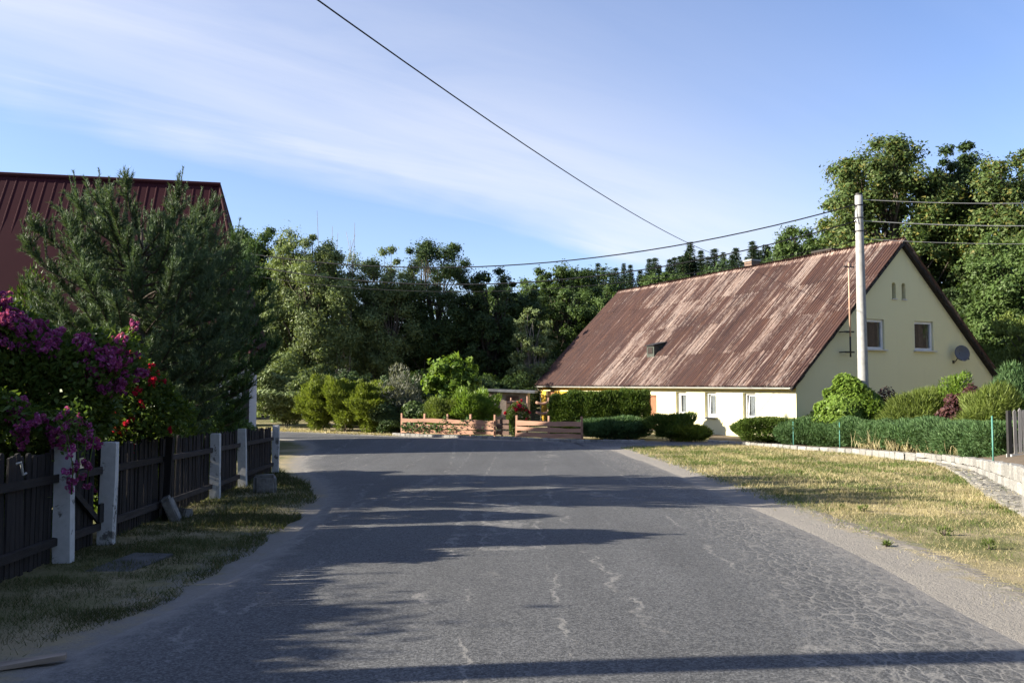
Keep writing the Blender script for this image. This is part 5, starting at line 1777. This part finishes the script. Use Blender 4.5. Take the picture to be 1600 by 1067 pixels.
# dead twigs above the willow
mb = MB()
rng = np.random.default_rng(3)
for k in range(7):
    a = rng.uniform(-0.5, 0.5)
    mb.tube(limb_path((0.1 * k - 0.3, 0, -0.05), (0.1 * k - 0.3 + a * 3.4, rng.normal() * 0.4, 14.0 + rng.uniform(-1.2, 1.2)), rng, 0.0, 7), [0.07, 0.06, 0.05, 0.04, 0.03, 0.022, 0.012], 5, False)
dt = empty('dead_tree', (-12.0, 59, g(-12.0, 59)), 0, 'bare dead stems sticking out above the willow crown', 'tree')
link('trunk', mb.mesh('trunk', 'bark_pale', True, fix=False), dt)
# spruces on the wooded slope
sprs = [spruce_meshes(300 + i, 17.0, 2.3 + 0.25 * i) for i in range(3)]
SPX = [(800, 466, 118), (822, 455, 116), (838, 448, 112), (858, 452, 120), (880, 440, 112), (905, 432, 110), (934, 408, 104), (962, 416, 108), (985, 428, 100), (1000, 420, 112), (1015, 402, 104), (1030, 412, 98), (1046, 402, 106), (1062, 398, 112), (1078, 376, 100),
       (1095, 388, 106), (1116, 386, 100), (1130, 392, 110), (1150, 384, 104), (1175, 374, 100), (1196, 380, 106), (1216, 372, 100), (1240, 368, 108), (1265, 360, 104), (1300, 352, 108), (948, 440, 92), (1105, 410, 92), (1160, 405, 92), (1225, 395, 94), (1010, 436, 92), (895, 462, 96)]
for k in range(46):
    px = 850 + k * 10.0 + rt.uniform(-7, 7)
    SPX.append((px, float(np.interp(px, [850, 935, 1080, 1240, 1320], [452, 424, 396, 380, 372])) + rt.uniform(-10, 22), rt.uniform(94, 124)))
for k, (px, py, Y_) in enumerate(SPX):
    tip = at(px, py, Y_)
    gz0 = g(tip.x, Y_)
    s_ = (tip.z - gz0) / 17.0
    place_tree('spruce_tree', sprs[k % 3], tip.x, Y_, 'pointed dark spruce on the wooded slope beyond the rusty roof', 'spruce tree', 'spruces on the wooded slope', rt.uniform(0, 6.28), s_ * rt.uniform(1.35, 1.8), s_)
# big trees behind the gable
place_tree('linden_tree', broadleaf_meshes(230, 21.0, 5.1, 4.6, 0.12, 300, 250, 0.23, 'leaf_linden', 'bark', clump=0.24, shape=0.5, trunk_r=0.4), 26.6, 59, 'great domed linden standing behind the farmhouse ridge')
place_tree('linden_tree', broadleaf_meshes(231, 14.8, 3.6, 3.4, 0.1, 200, 240, 0.21, 'leaf_broad', 'bark', clump=0.26), 22.0, 62, 'smaller leafy tree left of the great linden')
place_tree('thin_tree', broadleaf_meshes(232, 20.4, 2.4, 2.3, 0.22, 150, 190, 0.22, 'leaf_dark', 'bark', clump=0.32, hollow=0.25, trunk_r=0.25, ncol=2), 31.4, 58, 'thin dark tree with an open top beside the linden')
place_tree('ash_tree', broadleaf_meshes(233, 19.0, 4.4, 4.0, 0.05, 250, 220, 0.23, 'leaf_linden', 'bark', clump=0.24), 33.6, 54.5, 'tall spreading ash tinged with yellow at its top')
place_tree('near_tree', broadleaf_meshes(234, 12.6, 3.7, 3.2, 0.02, 220, 220, 0.20, 'leaf_broad', 'bark', clump=0.25), 29.8, 47.5, 'sunlit leafy tree leaning over the right roof edge')
place_tree('weeping_willow', broadleaf_meshes(235, 6.6, 2.0, 1.8, 0.02, 90, 190, 0.22, 'leaf_feather', 'bark', clump=0.3, droop=1.6, lw=0.22), 26.6, 42.8, 'small pale weeping willow by the right house corner')
for (x, y, s_, k) in ((11, 86, 0.85, 1), (15.5, 84, 0.9, 0), (20, 85, 0.95, 1), (25, 82, 1.0, 1), (24, 70, 1.25, 1), (30, 68, 1.3, 0), (36, 66, 1.3, 1), (40, 58, 1.25, 2), (38, 49, 1.1, 0), (44, 52, 1.3, 1), (18, 70, 1.05, 1), (35.5, 45.5, 0.9, 1), (13.5, 74, 0.95, 2), (28, 52.5, 0.75, 1), (33, 43, 0.62, 2)):
    place_tree('slope_tree', shared[k], x, y, 'dense leafy tree in the dark stand behind the gable', 'tree', 'trees of the stand behind the gable', rt.uniform(0, 6.28), s_, s_ * rt.uniform(0.95, 1.1))

# ------------------------------------------------------------------ garden trees left of the view that throw the foreground shade
gm = [broadleaf_meshes(240 + i, 5.0, 2.2, 2.0, 0.02, 120, 150, 0.19, 'leaf_broad', 'bark', clump=0.42, trunk_r=0.09, lw=0.7) for i in range(2)]
for k, (x, y, s_) in enumerate(((-11.2, -1.6, 0.76), (-11.3, 0.4, 0.74), (-11.4, 2.2, 0.80), (-11.6, 4.0, 0.80), (-11.7, 5.8, 0.80), (-11.9, 7.7, 0.77), (-12.4, 9.8, 0.66))):
    place_tree('orchard_tree', gm[k % 2], x, y, 'low orchard tree in the garden left of the picket fence', 'tree', 'orchard trees left of the fence', rt.uniform(0, 6.28), s_)

# ------------------------------------------------------------------ neighbour house reflected in the gable windows; unseen trees added against sky light
nb = empty('neighbour_house', (40, 25, g(40, 25)), R(12), 'neighbouring house with a red tiled roof across the garden from the gable', 'house')
MB().box((7, 7, 1.6), (14, 14, 3.6)).build('wall', 'cream_plaster', nb)
MB().prism([(-0.5, 3.3), (7, 10.0), (14.5, 3.3), (14.3, 3.1), (-0.3, 3.1)], 0, -0.5, 14.5).build('roof', 'rail_wood', nb)
for xx in (2.0, 5.6, 9.2):
    wn = frame_box(MB(), 'x', xx, xx + 1.1, 1.0, 2.3, -0.01, 0.06, 0.08).build('window', 'white_frame', nb)
    MB().box((xx + 0.55, -0.004, 1.65), (0.94, 0.012, 1.14)).build('pane', 'dark_room', wn)
for k, (x, y, s_) in enumerate(((30, 14, 0.9), (26, 2, 0.95), (33, 6, 1.1), (24, -8, 1.0), (16, -16, 1.0), (9, -21, 0.9), (-4, -24, 1.0), (-12, -20, 0.9), (-18, -14, 0.8), (36, 20, 1.0), (46, 24, 1.1), (2, -30, 1.2), (20, -25, 1.2), (38, 39, 0.9), (46, 41, 1.0), (53, 36, 1.1), (-37, -12, 0.9), (-38, -4, 0.95), (-36, 4, 0.9), (-38, 12, 0.95), (-36, 19, 0.85))):  # out-of-view trees added to cut low sky light on gable and road
    place_tree('sky_block_tree', shared[k % 3], x, y, 'unseen leafy tree added round the viewpoint to block low sky light', 'tree', 'unseen trees added round the viewpoint', rt.uniform(0, 6.28), s_)


# ------------------------------------------------------------------ tyre-lug ridges in the dusty shoulder and weeds on the lawn
rng = np.random.default_rng(55)
mb = MB()
i = 0
for yy in np.arange(4.6, 13.5, 0.135):
    xe = float(np.interp(yy, RE[:, 1], RE[:, 0])) + 0.62 + rng.normal() * 0.02
    w_, l_, hh = rng.uniform(0.045, 0.07), rng.uniform(0.16, 0.26), rng.uniform(0.018, 0.036)
    m = Matrix.Rotation(R(-24 + rng.normal() * 5), 3, 'Z')
    z = g(xe, yy) + 0.004
    q = [(-l_, 0, 0), (0, -w_, 0), (l_, 0, 0), (0, w_, 0), (-l_ * 0.3, 0, hh), (l_ * 0.35, 0.01, hh * 0.8)]
    mb.add([m @ Vector(v) + Vector((xe, yy, z)) for v in q], [(0, 1, 4), (1, 5, 4), (1, 2, 5), (2, 3, 5), (3, 4, 5), (3, 0, 4)])
tag(mb.build('dust_ridges', 'sand_ridge'), 'tyre-lug ridges pressed into the sandy road shoulder', 'dust', None, 'stuff')
for k, p in enumerate(((1318, 796), (1350, 801), (1552, 797), (1250, 742), (1450, 742), (1475, 838), (1385, 855), (1545, 860), (1165, 760))):
    c = on(*p)
    shrub('weed', c.x, c.y, 0.05 + 0.02 * (k % 3), 0.05, 0.06 + 0.05 * (k % 2), 60, 0.06, 0.014, 'grass_green', 'small green weed tuft growing in the dry lawn', 'weed', 'spray', 700 + k, group='weeds on the lawn', stems=3, quads=False)
